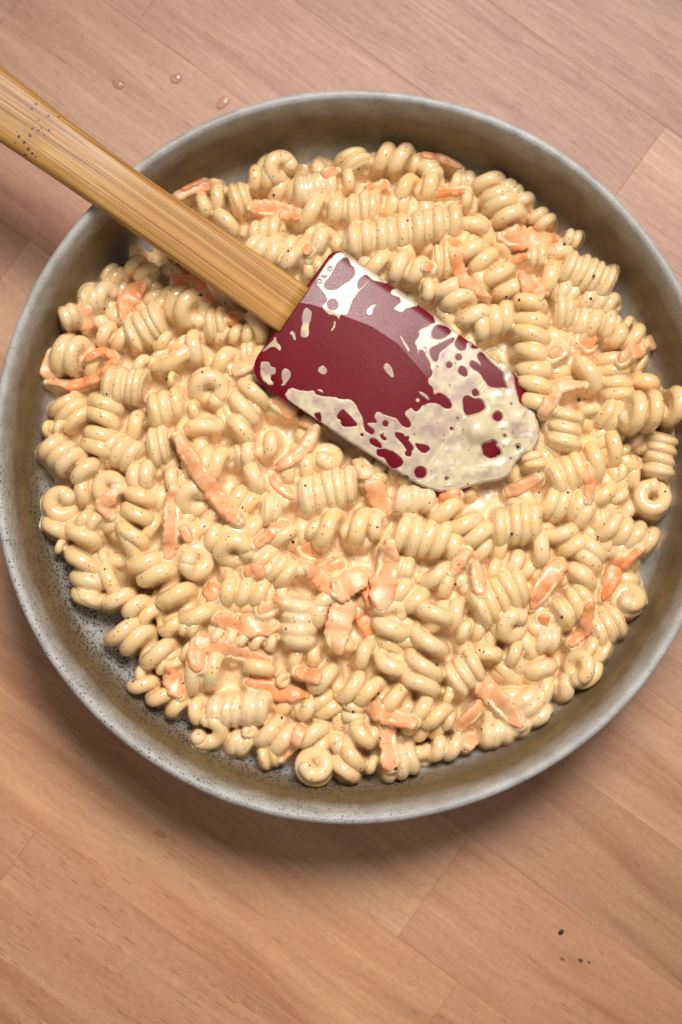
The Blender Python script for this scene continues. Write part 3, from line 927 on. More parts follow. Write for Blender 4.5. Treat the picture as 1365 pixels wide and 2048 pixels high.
# ------------------------------------------------------------------ carrot shreds
# (points in the photo, width px, sauce cover 0..1, short name, where it lies, lift mm)
CARROTS = [
 ([(1000,472),(1060,478),(1122,482)],[36,38,12],.35,'broad tapering carrot piece','inside the rim at one o\'clock',1.5),
 ([(1018,524),(1056,511)],[13,14],.0,'tiny bright orange sliver','just below the broad tapering carrot piece',0.5),
 ([(905,500),(925,560),(978,597)],[20,22,18],.4,'bent carrot strip','above the upper edge of the red blade',1.0),
 ([(885,485),(905,484),(922,494)],[14,18,14],.1,'small curled carrot end','at the top of the bent carrot strip',0.8),
 ([(1053,556),(1065,580),(1078,606)],[34,46,40],.45,'wide frayed carrot patch','above the upright ribbed spiral',0.3),
 ([(498,416),(540,416),(600,424)],[24,28,12],.4,'pale pointed carrot piece','between spirals above the bamboo handle',0.8),
 ([(558,428),(602,438)],[16,12],.3,'short orange carrot scrap','under the pale pointed carrot piece',-0.5),
 ([(345,392),(390,378),(442,364)],[20,20,16],.55,'sauce coated carrot strip','against the wall just above the handle',1.5),
 ([(360,380),(410,362)],[14,12],.2,'thin carrot sliver','behind the sauce coated strip above the handle',0.3),
 ([(643,352),(672,340)],[20,18],.35,'stubby carrot bit','under the end-on coil near twelve o\'clock',0.0),
 ([(733,384),(775,366)],[20,16],.25,'stubby orange carrot bit','between ribbed spirals near twelve o\'clock',0.0),
 ([(870,388),(932,384)],[13,10],.0,'narrow red orange carrot line','left under a loose curl near the top',0.0),
 ([(840,310),(885,317),(925,337)],[13,13,8],.4,'thin flat carrot edge','lying against the bowl wall near one o\'clock',0.5),
 ([(241,642),(258,596),(295,560)],[16,32,26],.25,'spindle shaped carrot piece','below the handle near ten o\'clock',1.5),
 ([(170,662),(172,608)],[28,22],.5,'blunt upright carrot strip','near the wall at nine to ten o\'clock',1.0),
 ([(345,556),(385,574),(425,594)],[30,36,24],.15,'orange carrot slab','in the shadow of the bamboo handle',-0.5),
 ([(452,640),(488,632)],[26,24],.2,'shaded orange carrot bit','at the lower edge of the handle near the blade',-0.5),
 ([(92,764),(150,772),(205,752),(234,716)],[15,17,16,14],.25,'long curled carrot ribbon','looping round a spiral at nine o\'clock',1.5),
 ([(234,716),(205,702),(168,722)],[13,14,12],.1,'thin orange carrot arc','closing the loop of the long curled ribbon',2.0),
 ([(92,700),(86,738),(108,760)],[16,20,18],.5,'folded carrot end','pressed against the wall at nine o\'clock',0.5),
 ([(462,742),(492,734),(520,716)],[22,22,20],.55,'pale carrot strip','running under the blunt corner of the blade',0.5),
 ([(350,868),(395,938),(438,1000),(480,1046)],[22,27,27,20],.4,'long straight carrot strip','lying diagonally across the middle of the heap',2.2),
 ([(346,976),(343,1050),(337,1120)],[20,30,18],.4,'upright glossy carrot stick','below the head of the long straight strip',2.0),
 ([(362,1048),(384,1086)],[18,14],.2,'thin carrot sliver','tucked behind the upright glossy stick',0.0),
 ([(228,988),(204,1008),(226,1034)],[22,24,20],.35,'crumpled carrot knot','between coils near nine o\'clock',0.5),
 ([(636,852),(606,904),(541,946)],[20,19,16],.45,'slender bent carrot strip','reaching down from the lower edge of the blade',1.6),
 ([(541,946),(562,976),(594,1000)],[16,18,16],.25,'hooked orange carrot strip','joining the slender bent strip at its tip',0.8),
 ([(576,1043),(508,1092)],[18,17],.15,'short straight carrot stick','above the coil with a slit',1.0),
 ([(488,1150),(532,1138)],[24,24],.2,'small orange carrot wedge','beside the coil with a slit',0.0),
 ([(600,1095),(645,1108)],[40,34],.4,'flat orange carrot flake','at the upper end of the carrot pile',0.3),
 ([(612,1134),(640,1156),(668,1184)],[24,30,26],.35,'leaning carrot strip','on the near side of the carrot pile',1.5),
 ([(640,1152),(690,1124)],[26,24],.45,'square ended carrot chip','across the top of the carrot pile',2.0),
 ([(668,1188),(700,1166),(736,1148)],[36,38,30],.6,'sauce covered carrot slab','with two black specks in the carrot pile',3.0),
 ([(782,1084),(770,1155),(760,1222)],[34,40,36],.45,'broad bright carrot stick','on the far side of the carrot pile',2.5),
 ([(692,1196),(678,1250),(668,1300)],[38,38,34],.65,'pale sauce coated carrot strip','hanging below the carrot pile',1.5),
 ([(718,1218),(748,1272)],[28,26],.2,'ridged orange carrot wedge','below the broad bright stick',0.5),
 ([(733,1175),(750,1222)],[20,18],.0,'narrow shaded carrot strip','deep between the sticks of the carrot pile',0.0),
 ([(428,1236),(490,1252),(560,1254)],[28,36,26],.4,'fat rounded carrot piece','with one black speck near seven o\'clock',2.0),
 ([(515,1226),(570,1206)],[30,26],.5,'smooth carrot flake','behind the fat rounded piece',0.3),
 ([(386,1280),(450,1298),(542,1322)],[26,32,22],.35,'ragged reddish carrot strip','under the fat rounded piece',1.0),
 ([(392,1296),(396,1345)],[28,22],.3,'torn carrot flap','hanging from the ragged reddish strip',0.3),
 ([(336,1334),(348,1372),(362,1398)],[18,30,22],.25,'forked carrot scrap','near the wall at seven o\'clock',1.0),
 ([(490,1364),(555,1384),(622,1394)],[18,30,14],.1,'dark orange carrot blade','beside the hole near six o\'clock',1.2),
 ([(588,1344),(645,1358)],[22,22],.35,'flat carrot end','above the dark orange blade',0.5),
 ([(606,1452),(586,1494),(564,1524)],[20,16,5],.4,'thorn shaped carrot tip','pointing down at the wall near six o\'clock',2.5),
 ([(736,1412),(780,1434),(838,1446)],[30,28,24],.35,'crosswise carrot piece','under the long loose spiral near six o\'clock',1.5),
 ([(772,1438),(778,1490),(784,1542)],[24,30,32],.5,'hanging square ended carrot strip','dropping to the wall at six o\'clock',2.5),
 ([(956,1366),(998,1402),(1046,1456)],[28,36,22],.5,'long pale carrot lath','over a sauced spiral near five o\'clock',2.5),
 ([(972,1398),(942,1432),(914,1462)],[18,24,16],.3,'pointed carrot strip','crossing under the long pale lath',1.2),
 ([(944,1470),(926,1498)],[30,28],.3,'stubby carrot corner','at the wall below the pointed strip',0.8),
 ([(1126,1120),(1094,1166),(1062,1218)],[22,36,20],.35,'thick frayed carrot stick','near four o\'clock',2.0),
 ([(1282,1098),(1242,1136)],[14,14],.1,'thin carrot spike','beside the wall at four o\'clock',1.0),
 ([(1242,1112),(1222,1160),(1206,1202)],[16,26,16],.1,'dark orange carrot spear','above the end-on coil at four o\'clock',1.5),
 ([(1182,1202),(1172,1256),(1138,1292)],[14,20,18],.25,'split carrot strip','below the dark orange spear',1.8),
 ([(1076,1236),(1100,1242)],[20,20],.1,'small orange carrot lump','with two black specks beside it',0.0),
 ([(1155,678),(1190,694)],[38,34],.5,'flat pale carrot flake','near the wall at three o\'clock',0.5),
 ([(1240,728),(1268,700),(1298,686)],[22,28,30],.5,'curled carrot ribbon','standing up by the wall at three o\'clock',2.5),
 ([(1296,672),(1308,700)],[22,22],.6,'turned over ribbon end','leaning on the wall at three o\'clock',2.0),
 ([(1108,780),(1135,770),(1172,772)],[22,20,10],.55,'torn pale carrot shred','between the ribbed spirals beyond the blade tip',1.5),
 ([(1084,832),(1098,806),(1118,790)],[20,22,18],.5,'sauce coated carrot flap','below the torn pale shred',0.8),
 ([(1175,928),(1180,966),(1176,1004)],[12,18,12],.3,'narrow standing carrot edge','between coils near three o\'clock',1.0),
 ([(1080,954),(1048,972),(1010,986)],[16,20,16],.3,'slanting carrot strip','under the tip of the blade',1.5),
 ([(745,958),(758,1000),(782,1022)],[30,32,26],.35,'red veined carrot flake','below the lower edge of the blade',0.5),
 ([(718,920),(740,958)],[26,28],.65,'sauce drowned carrot flake','against the lower edge of the blade',-0.3),
 ([(878,1004),(922,986)],[22,22],.2,'orange carrot end','under the sauce at the tip of the blade',0.3),
 ([(546,798),(590,832)],[28,24],.4,'pale carrot corner','peeping out under the lower edge of the blade',0.0),
 ([(600,838),(640,852)],[18,18],.3,'orange carrot fold','at the head of the slender bent strip',0.8),
 ([(1098,718),(1126,700)],[26,24],.5,'orange blushed carrot lump','under the upright ribbed spiral',0.0),
 ([(846,532),(868,540)],[18,16],.2,'little orange carrot chip','just above the upper edge of the blade',0.0),
 ([(606,494),(624,506)],[18,16],.3,'little blushed carrot chip','beside the top corner of the blade',-0.3),
 ([(415,1172),(432,1200)],[24,26],.2,'orange carrot corner','at the end of a loose four turn spiral',0.0),
 ([(938,1098),(920,1122),(904,1148)],[16,20,14],.3,'narrow carrot wedge','between spirals at the centre of the lower heap',0.6),
 ([(952,1130),(962,1192)],[20,22],.5,'veiled carrot strip','above the big ribbed spiral near five o\'clock',0.3),
]
HB = blur(np.maximum(HP, base), 8)
MAXHB = np.maximum(HB, base)
carrot_objs = []
def strip_mesh(pts, widths, thick, rnd, twist=0.0):
    pts = np.array(pts)
    seg = np.linalg.norm(np.diff(pts, axis=0), axis=1)
    s = np.concatenate([[0], np.cumsum(seg)])
    n = max(10, int(s[-1] / 0.9))
    tt = np.linspace(0, s[-1], n)
    Q = np.stack([np.interp(tt, s, pts[:, k]) for k in range(3)], 1)
    Wd = np.interp(tt, np.linspace(0, s[-1], len(widths)), widths)
    for _ in range(max(2, n // 6)):
        Q[1:-1] = (Q[:-2] + 2 * Q[1:-1] + Q[2:]) / 4
    T = np.gradient(Q, axis=0)
    T /= np.linalg.norm(T, axis=1)[:, None]
    up = np.array([0, 0, 1.0])
    S = np.cross(T, up)
    S /= np.linalg.norm(S, axis=1)[:, None]
    a = twist + 0.5 * np.sin(tt * 0.16 + rnd.uniform(0, 6))
    U = np.cross(S, T)
    S2 = S * np.cos(a)[:, None] + U * np.sin(a)[:, None]
    U2 = -S * np.sin(a)[:, None] + U * np.cos(a)[:, None]
    e = np.minimum(tt, s[-1] - tt)
    cap = np.clip(np.sqrt(np.clip(e / 1.2, 0, 1)), 0.45, 1)
    te = np.where(tt < s[-1] / 2, rnd.uniform(0.05, 0.26), rnd.uniform(0.05, 0.26)) * s[-1]
    Wd = Wd * np.clip((e + 0.5) / te, 0.22, 1) ** 0.6
    V = []
    prof = [(-1, 0), (-0.93, 0.62), (-0.6, 0.95), (-0.2, 1.0), (0.2, 0.9), (0.6, 1.0), (0.93, 0.6), (1, 0), (0.9, -0.7), (0, -1), (-0.9, -0.7)]
    k = len(prof)
    o1, o2, o3 = rnd.uniform(0, 50), rnd.uniform(0, 50), rnd.uniform(0, 50)
    for i in range(n):
        wl = Wd[i] / 2 * (1 + 0.30 * mnoise.noise((tt[i] * 0.5, o1, 0)) + 0.10 * mnoise.noise((tt[i] * 1.4, o2, 0)))
        wr = Wd[i] / 2 * (1 + 0.30 * mnoise.noise((tt[i] * 0.5, o2, 4)) + 0.10 * mnoise.noise((tt[i] * 1.4, o3, 2)))
        h = thick * (1 + 0.25 * mnoise.noise((tt[i] * 0.4, o3, 7)))
        c2 = cap[i]
        for (x, y) in prof:
            ridge = 1 + 0.2 * mnoise.noise((tt[i] * 0.35, x * 2.2 + o1, 3))
            V.append(Q[i] + S2[i] * x * (wr if x > 0 else wl) * (0.55 + 0.45 * c2) + U2[i] * y * h * c2 * ridge)
    F = []
    for i in range(n - 1):
        for j in range(k):
            j2 = (j + 1) % k
            F.append((i * k + j, i * k + j2, (i + 1) * k + j2, (i + 1) * k + j))
    F.append(tuple(range(k - 1, -1, -1)))
    F.append(tuple((n - 1) * k + j for j in range(k)))
    return np.array(V), F, Q, Wd

for ci, (pts, ws, cov, short, where, lift) in enumerate(CARROTS):
    rnd = random.Random(900 + ci)
    dense = []
    for a, b in zip(pts[:-1], pts[1:]):
        for t in np.linspace(0, 1, 5, endpoint=False):
            dense.append((a[0] + (b[0] - a[0]) * t, a[1] + (b[1] - a[1]) * t))
    dense.append(pts[-1])
    Q = [drop_on(x, y, MAXHB) for x, y in dense]
    zs = np.array([q[2] for q in Q])
    zs = 0.5 * zs + 0.5 * zs.max() + lift * 0.7 + 1.0
    lim = top_at(np.array([q[0] for q in Q]), np.array([q[1] for q in Q])) + 1.4 + lift
    zs = np.minimum(zs, lim)
    Q = [at(x, y, z) for (x, y), z in zip(dense, zs)]
    thick = rnd.uniform(1.05, 1.7)
    V, F, QQ, Wd = strip_mesh(Q, [w * PX * 1.42 for w in ws], thick, rnd, rnd.uniform(-0.3, 0.3))
    o = mesh_obj('carrot_shred', V, F, MAT_CARROT)
    centre_origin(o)
    o.color = (cov, 0, 0, 1)
    tag(o, short + ' ' + where.replace('left under', 'under'), 'carrot', 'carrot shreds mixed into the pasta')
    carrot_objs.append((short, np.array(pts).mean(0)))
    T = np.gradient(QQ, axis=0)
    T /= np.linalg.norm(T, axis=1)[:, None]
    S = np.cross(T, [0, 0, 1.0])
    for f in (-0.6, 0.0, 0.6):
        splat(HC, QQ + S * (Wd / 2 * f)[:, None], 1.3, thick - 1.3 - 0.85 + 0.35 * cov)
        splat(HCAR, QQ + S * (Wd / 2 * f)[:, None], 1.7, thick - 1.3 - 0.3)

# ------------------------------------------------------------------ sauce that coats the heap and fills its creases
for p in pieces:
    P, A, rt, ax = p.path
    r = (rt + min(rt, ax * 1.25)) / 2
    splat(HC, P, r, (rt - r) + (0.12 if p.sauced else -0.9))
coat = np.clip(n_c * 0.5 + n_a * 0.35 + 0.25 * n_b - 0.42, -0.2, 0.55) * 1.2       # patches where the sauce runs over the food
coat = np.where(HCAR > HP - 0.6, np.minimum(coat, 0.0), coat)
H0 = np.maximum(HC + coat * (HC > 0), base)
S1 = H0.copy()
snap = {}
for it in range(10):
    S1 = np.maximum(H0, blur(S1))
    if it in (1, 7):
        snap[it] = S1.copy()
wet = np.clip(0.5 + 0.9 * n_c + 0.3 * n_a, 0, 1)
SAUCE = snap[1] * (1 - wet) + snap[7] * wet
soft = blur(SAUCE, 2)
SAUCE = np.where(SAUCE > np.maximum(HP, -50), np.maximum(soft, HP + 0.05), SAUCE)
SAUCE = SAUCE + np.where(HP < SAUCE, 0.28 * smooth_noise(GX.shape, 7, 41) + 0.2 * smooth_noise(GX.shape, 13, 42), 0)
SAUCE = np.where(fill_d < -1.6, base, SAUCE)
# carve the seat of the spatula blade out of the sauce later (it lies on top of the heap)

# ------------------------------------------------------------------ spatula
BO = np.array([587.0, 611.0])                              # middle of the blunt end in the photo
BA = np.array([0.815, 0.579]); BN = np.array([0.579, -0.815])
BL, BW = 505.0, 145.0                                      # length and half width in photo pixels

def blade_plane(u):
    """Level of the blade's middle plane at u pixels from the blunt end."""
    return 50.2 - 0.0045 * u - 0.00004 * max(0.0, u - 250) ** 2

def crease_v(u):
    return float(np.interp(u, [0, 30, 150, 215, 295, 420, 505], [8, 24, 57, 59, 40, 12, 0]))

def crease_h(u):
    return float(np.interp(u, [0, 60, 300, 505], [4.6, 4.6, 4.2, 1.6]))

def v_limits(u):
    """Half widths above and below the axis with rounded corners."""
    up, dn = BW, float(np.interp(u, [0, 66, 390, 505], [165, 166, 148, 142]))
    def rc(u0, R):
        return R - math.sqrt(max(0, R * R - (R - min(u0, R)) ** 2))
    e = BL - u
    cut2 = rc(e, 75.0)
    return up - max(rc(u, 24.0), cut2), dn - max(rc(u, 44.0), cut2)

def blade_top(u, v):
    vc = crease_v(u)
    up, dn = v_limits(u)
    hc = crease_h(u)
    if v >= vc:
        t = (v - vc) / max(1e-3, BW - vc)
        h = hc + (1.0 - hc) * min(t, 1.2)
    else:
        t = (vc - v) / max(1e-3, BW + 15 + vc)
        h = hc * (1 - 0.45 * t) + (1.4 - hc * 0.55) * max(0, t - 0.1) ** 2.2
    return blade_plane(u) + h

def blade_xyz(u, v, z):
    q = BO + BA * u + BN * v
    return at(q[0], q[1], z)

spatula = bpy.data.objects.new('spatula', None)
C.objects.link(spatula)
spatula.location = at(587, 611, 50) * MM
tag(spatula, 'sauce smeared dark red spatula with a bamboo handle resting on the bowl', 'spatula')

us = np.concatenate([[0, 1.5, 4, 9, 16, 25, 36], np.linspace(48, BL - 80, 26), BL - np.array([62, 46, 32, 20, 11, 5, 1.5, 0])])
NV = 12
top_a, top_b = [], []
for u in us:
    up, dn = v_limits(u)
    vc = min(max(crease_v(u), -dn + 6), up - 6)
    top_a.append([(u, v) for v in np.linspace(-dn, vc, NV)])
    top_b.append([(u, v) for v in np.linspace(vc, up, NV)])
V, F = [], []
edge_r = 0.7
def edge_drop(u, v):
    """Rounded lip round the blade's outline (mm down)."""
    up, dn = v_limits(u)
    d = min(up - v, v + dn, u * 0.9 + 0.01, (BL - u) * 0.9 + 0.01)
    return edge_r * (1 - math.sqrt(max(0, 1 - (1 - min(d / 5.0, 1)) ** 2)))
for part in (top_a, top_b):
    base_i = len(V)
    for row in part:
        for (u, v) in row:
            V.append(blade_xyz(u, v, blade_top(u, v) - edge_drop(u, v)))
    for i in range(len(part) - 1):
        for j in range(NV - 1):
            a = base_i + i * NV + j
            F.append((a, a + NV, a + NV + 1, a + 1))
# outline loop, side wall and underside
loop = [(r[0]) for r in top_a] + [(top_a[-1][j]) for j in range(1, NV)] + [(top_b[-1][j]) for j in range(1, NV)] + [(r[-1]) for r in top_b[-2::-1]] + [(top_b[0][j]) for j in range(NV - 2, -1, -1)] + [(top_a[0][j]) for j in range(NV - 2, 0, -1)]
b0 = len(V)
for (u, v) in loop:
    V.append(blade_xyz(u, v, blade_top(u, v) - edge_drop(u, v)))
for (u, v) in loop:
    V.append(blade_xyz(u, v, blade_plane(u) - 0.6))
nl = len(loop)
for i in range(nl):
    j = (i + 1) % nl
    F.append((b0 + i, b0 + nl + i, b0 + nl + j, b0 + j))
cidx = len(V)
V.append(blade_xyz(BL / 2, 0, blade_plane(BL / 2) - 0.8))
for i in range(nl):
    F.append((b0 + nl + i, cidx, b0 + nl + (i + 1) % nl))
o_sp = np.array(at(587, 611, 50))
blade = mesh_obj('blade', np.array(V) - o_sp, F, MAT_RED, spatula)

# raised lettering moulded into the corner of the blade
def letter(ch, px, py, size, ang):
    cu = bpy.data.curves.new('lettering', 'FONT')
    cu.body = ch
    cu.size = size * MM
    cu.extrude = 0.4 * MM
    cu.bevel_depth = 0.08 * MM
    cu.align_x = 'CENTER'; cu.align_y = 'CENTER'
    tmp = bpy.data.objects.new('lettering', cu)
    C.objects.link(tmp)
    me = bpy.data.meshes.new_from_object(tmp.evaluated_get(bpy.context.evaluated_depsgraph_get()))
    C.objects.unlink(tmp); bpy.data.objects.remove(tmp); bpy.data.curves.remove(cu)
    o = bpy.data.objects.new('lettering', me)
    me.materials.clear(); me.materials.append(MAT_LETTER)
    C.objects.link(o)
    o.parent = blade
    q = np.array([px, py]) - BO
    u, v = q @ BA, q @ BN
    o.location = (blade_xyz(u, v, blade_top(u, v) + 0.3) - o_sp) * MM
    o.rotation_euler = (0, 0, ang)
    return o
LA = math.radians(54.0)
for ch, x, y in (('O', 640, 562), ('K', 649, 551), ('D', 661, 537)):
    letter(ch, x, y, 2.6, LA)

# bamboo handle: stations along its length (photo px centre, width px, z of the middle, thickness mm)
STN = [(-330, -28, 150, 92.0, 12.5), (-200, 66, 146, 86.0, 12.0), (-90, 145, 135, 81.2, 11.6), (0, 210, 126, 77.6, 11.2), (60, 253, 119, 75.4, 11.0), (120, 297, 112, 73.2, 10.8), (230, 375, 107, 70.9, 10.4),
       (330, 445, 106, 66.4, 10.0), (430, 513, 106, 61.2, 9.2), (510, 567, 107, 57.2, 7.8), (562, 602, 108, 54.6, 6.4), (589, 621, 107, 53.6, 5.4)]
stn = np.array(STN, float)
tt = np.concatenate([[0], np.cumsum(np.hypot(np.diff(stn[:, 0]), np.diff(stn[:, 1])))])
tn = np.linspace(0, tt[-1], 60)
def cr(col):
    Pp = catmull(np.stack([tt, stn[:, col]], 1), 8)
    return np.interp(tn, Pp[:, 0], Pp[:, 1])
hx, hy, hw, hz, hth = (cr(c) for c in range(5))
cen = np.array([at(x, y, z) for x, y, z in zip(hx, hy, hz)])
end = cen[-1]
axis_x = cen[-1] - cen[0]; axis_x[2] = 0; axis_x /= np.linalg.norm(axis_x)
side = np.cross([0, 0, 1], axis_x)
V, F = [], []
K = 32
for i in range(len(tn)):
    w = hw[i] / 2 * PX * (DIST - (hz[i] - 65)) / DIST
    h = hth[i] / 2
    for kk in range(K):
        a = 2 * math.pi * kk / K
        ca, sa = math.cos(a), math.sin(a)
        n4 = 0.42
        x = math.copysign(abs(ca) ** n4, ca) * w
        y = math.copysign(abs(sa) ** (n4 * 1.15), sa) * h
        wv = 0.12 * mnoise.noise((tn[i] * 0.01, kk * 0.3, 2.0))
        V.append(cen[i] + side * (x + wv) + np.array([0, 0, 1.0]) * (y + wv * 0.6))
for i in range(len(tn) - 1):
    for kk in range(K):
        k2 = (kk + 1) % K
        F.append((i * K + kk, i * K + k2, (i + 1) * K + k2, (i + 1) * K + kk))
F.append(tuple(range(K - 1, -1, -1)))
F.append(tuple((len(tn) - 1) * K + q for q in range(K)))
# the handle's own frame: x along its length, origin at the blade end
rotz = math.atan2(axis_x[1], axis_x[0])
Rm = np.array([[math.cos(rotz), math.sin(rotz), 0], [-math.sin(rotz), math.cos(rotz), 0], [0, 0, 1]])
Vl = (np.array(V) - end) @ Rm.T
handle = mesh_obj('handle', Vl, F, MAT_BAMBOO, spatula)
handle.location = (end - o_sp) * MM
handle.rotation_euler = (0, 0, rotz)

# ------------------------------------------------------------------ sauce left on the blade
Z1, Z2, Z3, Z4 = (500, 490, .1905), (500, 660, .2198), (760, 580, .2491), (720, 780, .2784)
def zp(z, *pts):
    return [(z[0] + x * z[2], z[1] + y * z[2]) for x, y in pts]
def disc(z, x, y, r, k=10):
    return zp(z, *[(x + r * math.cos(2 * math.pi * i / k), y + r * math.sin(2 * math.pi * i / k)) for i in range(k)])

BIG = (zp(Z2,(365,520),(440,545),(520,560),(580,545),(600,590),(680,605),(780,610),(830,635),(910,625),(960,670),(1000,750),(1030,800))
 + zp(Z4,(30,290),(95,325),(105,290),(55,250),(60,235),(130,240),(100,190),(125,150),(190,185),(270,205),(290,245),(340,275),(370,260),(360,220),(325,180),(330,155),(370,125),(400,160),(420,150),(450,110),(500,92),(560,95),(600,130),(650,137),(665,110),(640,60),(570,15),(530,40))
 + zp(Z3,(430,790),(395,760),(385,715),(412,700),(425,660),(405,625),(410,600),(380,550),(350,490),(320,480),(308,520),(298,470),(275,420),(320,365),(305,330),(350,305),(410,270),(450,262),(440,230),(420,180),(480,205),(545,255),(640,318),(740,395),(830,452),(1010,580),(1070,680),(1090,780),(1130,930))
 + zp(Z4,(1250,130),(1300,330),(1250,430),(1160,480),(1110,530),(1080,610),(1000,650),(900,660),(800,690),(700,720),(600,735),(480,705),(370,650),(230,578),(100,508),(0,422))
 + zp(Z2,(1010,1100),(880,1008),(760,918),(650,838),(500,742),(310,606)))
HOLES = [
 zp(Z2,(845,715),(880,745),(980,850),(975,875),(850,885),(825,850),(830,820),(790,800),(800,760)), zp(Z2,(575,760),(640,745),(655,780),(650,845),(600,810)),
 disc(Z2,1235,850,30), zp(Z2,(1040,870),(1100,880),(1140,920),(1120,955),(1080,940),(1045,900)), disc(Z2,1020,955,16), zp(Z2,(1180,945),(1215,950),(1252,1000),(1225,1010),(1185,980)),
 zp(Z2,(1085,990),(1140,980),(1200,1040),(1205,1080),(1150,1070),(1090,1030)),
 zp(Z4,(250,300),(310,310),(340,350),(385,400),(385,440),(340,440),(300,380),(255,335)), disc(Z4,350,455,26), disc(Z4,340,345,16), zp(Z4,(390,380),(440,385),(500,405),(505,435),(460,460),(420,430)),
 zp(Z4,(120,425),(180,420),(260,450),(320,510),(300,550),(240,575),(195,530),(180,490),(130,480),(115,455)), disc(Z4,435,592,46), zp(Z4,(300,612),(350,612),(358,648),(320,650)),
 zp(Z4,(740,50),(770,35),(820,60),(880,70),(905,130),(870,160),(770,192),(740,140)), disc(Z4,988,192,37), zp(Z4,(870,395),(900,380),(925,375),(960,360),(985,380),(975,400),(1015,430),(1015,470),(950,495),(900,480),(880,440)),
 disc(Z4,1135,408,17), disc(Z4,657,276,12), disc(Z4,1040,330,9), disc(Z4,622,637,10),
 zp(Z3,(440,290),(500,275),(570,310),(578,340),(530,375),(480,400),(430,390),(415,355)), zp(Z3,(590,380),(605,400),(560,440),(475,500),(470,560),(450,580),(415,550),(400,480),(430,455),(520,415)),
 zp(Z3,(640,322),(745,395),(695,430),(690,480),(650,492),(620,470),(598,430),(625,380)), zp(Z3,(760,420),(815,440),(790,480),(730,470),(735,440)), disc(Z3,632,540,28), disc(Z3,558,603,26),
 zp(Z3,(660,605),(700,640),(705,690),(680,700),(630,670),(630,625)), zp(Z3,(790,500),(830,500),(880,570),(960,640),(990,670),(990,720),(1020,790),(985,780),(930,790),(870,770),(820,700),(790,650),(750,640),(715,600),(735,560),(790,590),(800,610),(820,600),(780,540)),
 zp(Z3,(770,785),(795,820),(795,850),(750,860),(735,810)),
 zp(Z1,(1000,125),(1040,150),(1055,210),(1095,240),(1105,310),(1060,360),(990,400),(930,450),(850,475),(790,460),(780,400),(840,340),(900,230),(920,190)), disc(Z1,870,625,58),
]
SMEARS = [
 ('sauce_smear', BIG, 0.95, 'large creamy smear full of holes over the tip and lower edge of the blade'),
 ('sauce_smear', zp(Z1,(690,380),(740,300),(800,200),(850,140),(920,85),(1010,75),(1100,135),(1250,235),(1365,312),(1430,365),(1440,400),(1365,385),(1285,375),(1240,320),(1205,315),(1140,370),(1130,440),(1150,470),(1250,365),(1262,385),(1160,480),(1090,570),(1060,650),(1030,750),(950,730),(940,790),(900,735),(820,735),(740,640),(800,600),(805,550),(750,480),(720,440)), 0.9, 'creamy smear round the blade corner nearest the raised lettering'),
 ('sauce_smear', zp(Z3,(95,-6),(180,-4),(250,45),(312,88),(300,130),(210,150),(180,190),(105,155),(130,120),(170,95),(155,60),(80,40)), 0.8, 'small creamy smear at the middle of the blade\'s upper edge'),
 ('sauce_smear', zp(Z2,(100,285),(180,290),(190,335),(240,345),(235,400),(190,410),(190,450),(220,490),(175,500),(110,440),(95,350)), 0.5, 'scraped thin patch of sauce on the blunt lower corner of the blade'),
 ('sauce_smear', zp(Z2,(235,55),(245,110),(285,150),(280,200),(240,160),(200,150),(120,200),(110,190),(200,110)), 0.6, 'forked smear of sauce beside the end of the handle'),
 ('sauce_drop', zp(Z1,(1300,610),(1340,630),(1310,660),(1290,730),(1250,750),(1210,710),(1230,660)), 0.9, 'curved bright drop of sauce on the shiny upper facet of the blade'),
 ('sauce_drop', zp(Z1,(600,650),(625,680),(655,700),(640,790),(620,850),(625,950),(580,980),(535,960),(535,880),(555,830),(545,760),(565,680)), 0.7, 'long dumbbell shaped drop of sauce near the handle end'),
 ('sauce_drop', zp(Z1,(445,898),(472,925),(488,1000),(462,1003),(450,950),(412,932)), 0.5, 'small hooked drop of sauce between handle and dumbbell drop'),
 ('sauce_drop', zp(Z1,(885,798),(900,800),(898,862),(862,905),(846,898),(875,858)), 0.35, 'hair thin drip of sauce below the corner smear'),
 ('sauce_drop', zp(Z2,(325,340),(375,380),(370,430),(330,480),(320,505),(275,510),(305,480),(285,420),(295,370)), 0.8, 'tailed drop of sauce beside the scraped thin patch'),
 ('sauce_drop', zp(Z2,(670,315),(710,370),(680,415),(615,380),(630,340)), 1.0, 'single round drop of sauce on the bare red middle'),
 ('sauce_drop', zp(Z2,(1245,290),(1290,330),(1313,420),(1295,440),(1250,400),(1207,340)), 1.1, 'plump oval drop of sauce on the bare red middle'),
 ('sauce_drop', zp(Z2,(608,538),(658,542),(668,572),(640,562)), 0.4, 'tiny splash of sauce above the lower smear'),
 ('sauce_drop', zp(Z3,(152,362),(178,372),(248,488),(226,498)), 0.4, 'thin slanting streak of sauce along the facet line'),
 ('sauce_drop', zp(Z3,(308,806),(372,836),(404,884),(385,884),(318,826)), 0.4, 'thin slanting streak of sauce close to the big smear'),
 ('sauce_drop', disc(Z3,305,885,16), 0.5, 'smallest round dot of sauce beside the big smear'),
]
def rounded(P, times):
    for _ in range(times):
        Q = []
        for i in range(len(P)):
            a, b = P[i], P[(i + 1) % len(P)]
            Q.append((0.78 * a[0] + 0.22 * b[0], 0.78 * a[1] + 0.22 * b[1]))
            Q.append((0.22 * a[0] + 0.78 * b[0], 0.22 * a[1] + 0.78 * b[1]))
        P = Q
    return P
HOLES = [rounded(h, 2) for h in HOLES]
SMEARS = [(nm, rounded(pl, 1 if len(pl) > 60 else 2), tm, lb) for nm, pl, tm, lb in SMEARS]
BIG_N = max(len(pl) for nm, pl, tm, lb in SMEARS)
blade_top_v = np.vectorize(blade_top)
v_lim_v = np.vectorize(v_limits)
